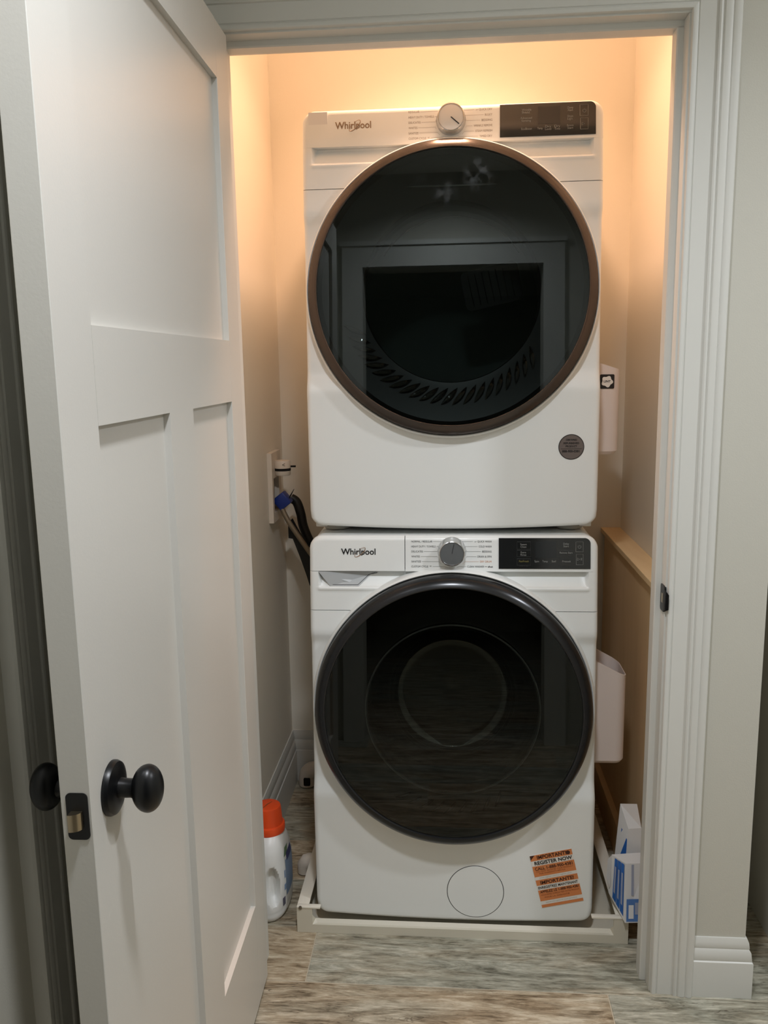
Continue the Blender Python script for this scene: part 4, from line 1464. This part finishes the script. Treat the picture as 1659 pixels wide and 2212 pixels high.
for i in range(len(fine) - 1):
    for j in range(NS):
        f.append((i * NS + j, i * NS + (j + 1) % NS, (i + 1) * NS + (j + 1) % NS, (i + 1) * NS + j))
f.append(tuple(range(NS - 1, -1, -1))); f.append(tuple(range((len(fine) - 1) * NS, len(fine) * NS)))
MB().add(v, f).build('jug', M['bottle'], bo, smooth=True)
cb = (BX, BY - 0.012, 0.0)
capo = MB().lathe([(0.030, 0.218), (0.0415, 0.219), (0.0425, 0.223), (0.0425, 0.236), (0.0410, 0.239), (0.0372, 0.2405), (0.0365, 0.245), (0.0335, 0.283), (0.0320, 0.2865), (0.0290, 0.2880), (0.0, 0.2875)], cb, 'z', 48).build('cap', M['cap_orange'], bo, smooth=True)
MB().tube([(BX - 0.010, BY - 0.034, 0.2882), (BX - 0.002, BY - 0.012, 0.2882), (BX + 0.008, BY + 0.004, 0.2882)], [0.0006, 0.0014, 0.0006], 6).build('cap_mark', M['orange_ink2'], capo)


def on_bottle(a, z, out=0.0006):
    for (p, q) in zip(fine[:-1], fine[1:]):
        if p[0] <= z <= q[0]:
            t = (z - p[0]) / (q[0] - p[0]); hx = p[1] + (q[1] - p[1]) * t; hy = p[2] + (q[2] - p[2]) * t; break
    c, s = math.cos(a), math.sin(a); e = 0.82
    cyo = BY - 0.012 * sstep(0.14, 0.22, z)
    return (BX + (hx + out) * math.copysign(abs(c) ** e, c), cyo + (hy + out) * math.copysign(abs(s) ** e, s), z)


def bpatch(name, a0, a1, z0, z1, m, out, skew=0.0):
    na, nz = 10, 10
    vv = []; ff = []
    for i in range(nz + 1):
        for j in range(na + 1):
            z = z0 + (z1 - z0) * i / nz
            a = math.radians(a0 + (a1 - a0) * j / na + skew * i / nz)
            vv.append(on_bottle(a, z, out))
    for i in range(nz):
        for j in range(na):
            k = i * (na + 1) + j
            ff.append((k, k + 1, k + na + 2, k + na + 1))
    return MB().add(vv, ff).build(name, m, bo, smooth=True)


bpatch('label_blue', 338, 385, 0.052, 0.148, M['label_blue'], 0.0007)
bpatch('label_oval', 345, 372, 0.142, 0.166, M['label_navy'], 0.0011)
bpatch('label_leaf', 334, 350, 0.160, 0.182, M['label_green'], 0.0009, 8)
bpatch('label_code', 322, 332, 0.034, 0.056, M['label_grey'], 0.0009)
bpatch('label_text', 330, 337, 0.072, 0.088, M['label_blue'], 0.0009)
bpatch('label_text', 331, 336, 0.105, 0.125, M['label_blue'], 0.0009)

# ================================================================ TWO CARTONS wedged beside the pan
def hexa(name, F, B, m, parent):
    """F, B: four corners each (bl, br, tr, tl)"""
    v = list(F) + list(B)
    return MB().add(v, [(0, 1, 2, 3), (7, 6, 5, 4), (0, 4, 5, 1), (1, 5, 6, 2), (2, 6, 7, 3), (3, 7, 4, 0)]).build(name, m, parent)


def quad_on(F, u0, w0, u1, w1, lift):
    a, b, c, d = [Vector(p) for p in F]
    nrm = (b - a).cross(d - a).normalized()
    def q(u, w):
        return (a * (1 - u) + b * u) * (1 - w) + (d * (1 - u) + c * u) * w + nrm * lift
    return [q(u0, w0), q(u1, w0), q(u1, w1), q(u0, w1)]


bA = empty('dryer_sheet_box', (0.44, 0.0, 0.05), 'blue and white open carton leaning on the pan rim, front one', 'carton')
F = [(0.4145, -0.036, 0.069), (0.466, -0.032, 0.069), (0.468, 0.004, 0.203), (0.418, -0.008, 0.208)]
Lf = [(0.388, 0.040, 0.098), (0.4145, -0.036, 0.069), (0.418, -0.008, 0.208), (0.389, 0.020, 0.214)]
Bk = [(0.388, 0.040, 0.098), (0.455, 0.050, 0.080), (0.466, 0.045, 0.206), (0.389, 0.020, 0.214)]
hexa('carton', F, Bk, M['carton'], bA)
pb = MB(); pf = MB(); pg = MB()
for k in range(3):
    u0 = 0.25 + k * 0.225
    pb.add(quad_on(Lf, u0, 0.06, u0 + 0.20, 0.97, 0.0006), [(0, 1, 2, 3)])
pb.build('blue_stripe', M['carton_blue'], bA)
for k in range(3):
    u0 = 0.30 + k * 0.225
    pf.add(quad_on(Lf, u0, 0.22, u0 + 0.09, 0.80, 0.0010), [(0, 1, 2, 3)])
pf.build('stripe_print', M['carton_grey'], bA)
pp = MB().add(quad_on(F, 0.06, 0.02, 1.0, 0.40, 0.0006), [(0, 1, 2, 3)]).build('picture', M['carton_blue2'], bA)
MB().add(quad_on(F, 0.16, 0.07, 0.40, 0.30, 0.0010), [(0, 1, 2, 3)]).build('picture_spray', M['carton'], bA)
MB().add(quad_on(F, 0.46, 0.14, 0.90, 0.34, 0.0010), [(0, 1, 2, 3)]).build('picture_cloth', M['carton_grey'], bA)
MB().add(quad_on(F, 0.28, 0.46, 0.40, 0.98, 0.0006), [(0, 1, 2, 3)]).build('side_print', M['carton_grey'], bA)
fl_ = [Vector(p) for p in ((0.3795, 0.016, 0.205), (0.3785, 0.022, 0.150), (0.3865, 0.036, 0.110), (0.3895, 0.030, 0.122), (0.3900, 0.019, 0.213))]
MB().add(fl_ + [p + Vector((0.001, 0.001, 0)) for p in fl_], [(0, 1, 2, 3, 4), (9, 8, 7, 6, 5)] + [(i, (i + 1) % 5, 5 + (i + 1) % 5, 5 + i) for i in range(5)]).build('flap', M['carton'], bA)

bB = empty('dryer_sheet_box', (0.45, 0.06, 0.15), 'blue and white closed carton standing behind the front carton', 'carton')
Fb = [(0.432, 0.056, 0.150), (0.468, 0.058, 0.150), (0.468, 0.062, 0.262), (0.436, 0.060, 0.260)]
Bb = [(0.407, 0.080, 0.150), (0.466, 0.110, 0.150), (0.468, 0.118, 0.296), (0.420, 0.088, 0.312)]
Fb = [(x, y, z) for x, y, z in Fb]
hexa('carton', Fb, Bb, M['carton'], bB)
Lb = [Bb[0], Fb[0], Fb[3], Bb[3]]
MB().add(quad_on(Lb, 0.35, 0.15, 0.95, 0.72, 0.0006), [(0, 1, 2, 3)]).build('blue_stripe', M['carton_blue'], bB)
Tb = [Fb[3], Fb[2], Bb[2], Bb[3]]
bc = MB()
for k in range(4):
    bc.add(quad_on(Tb, 0.62 + 0.06 * k, 0.30, 0.65 + 0.06 * k, 0.70, 0.0006), [(0, 1, 2, 3)])
bc.build('barcode', M['ink'], bB)
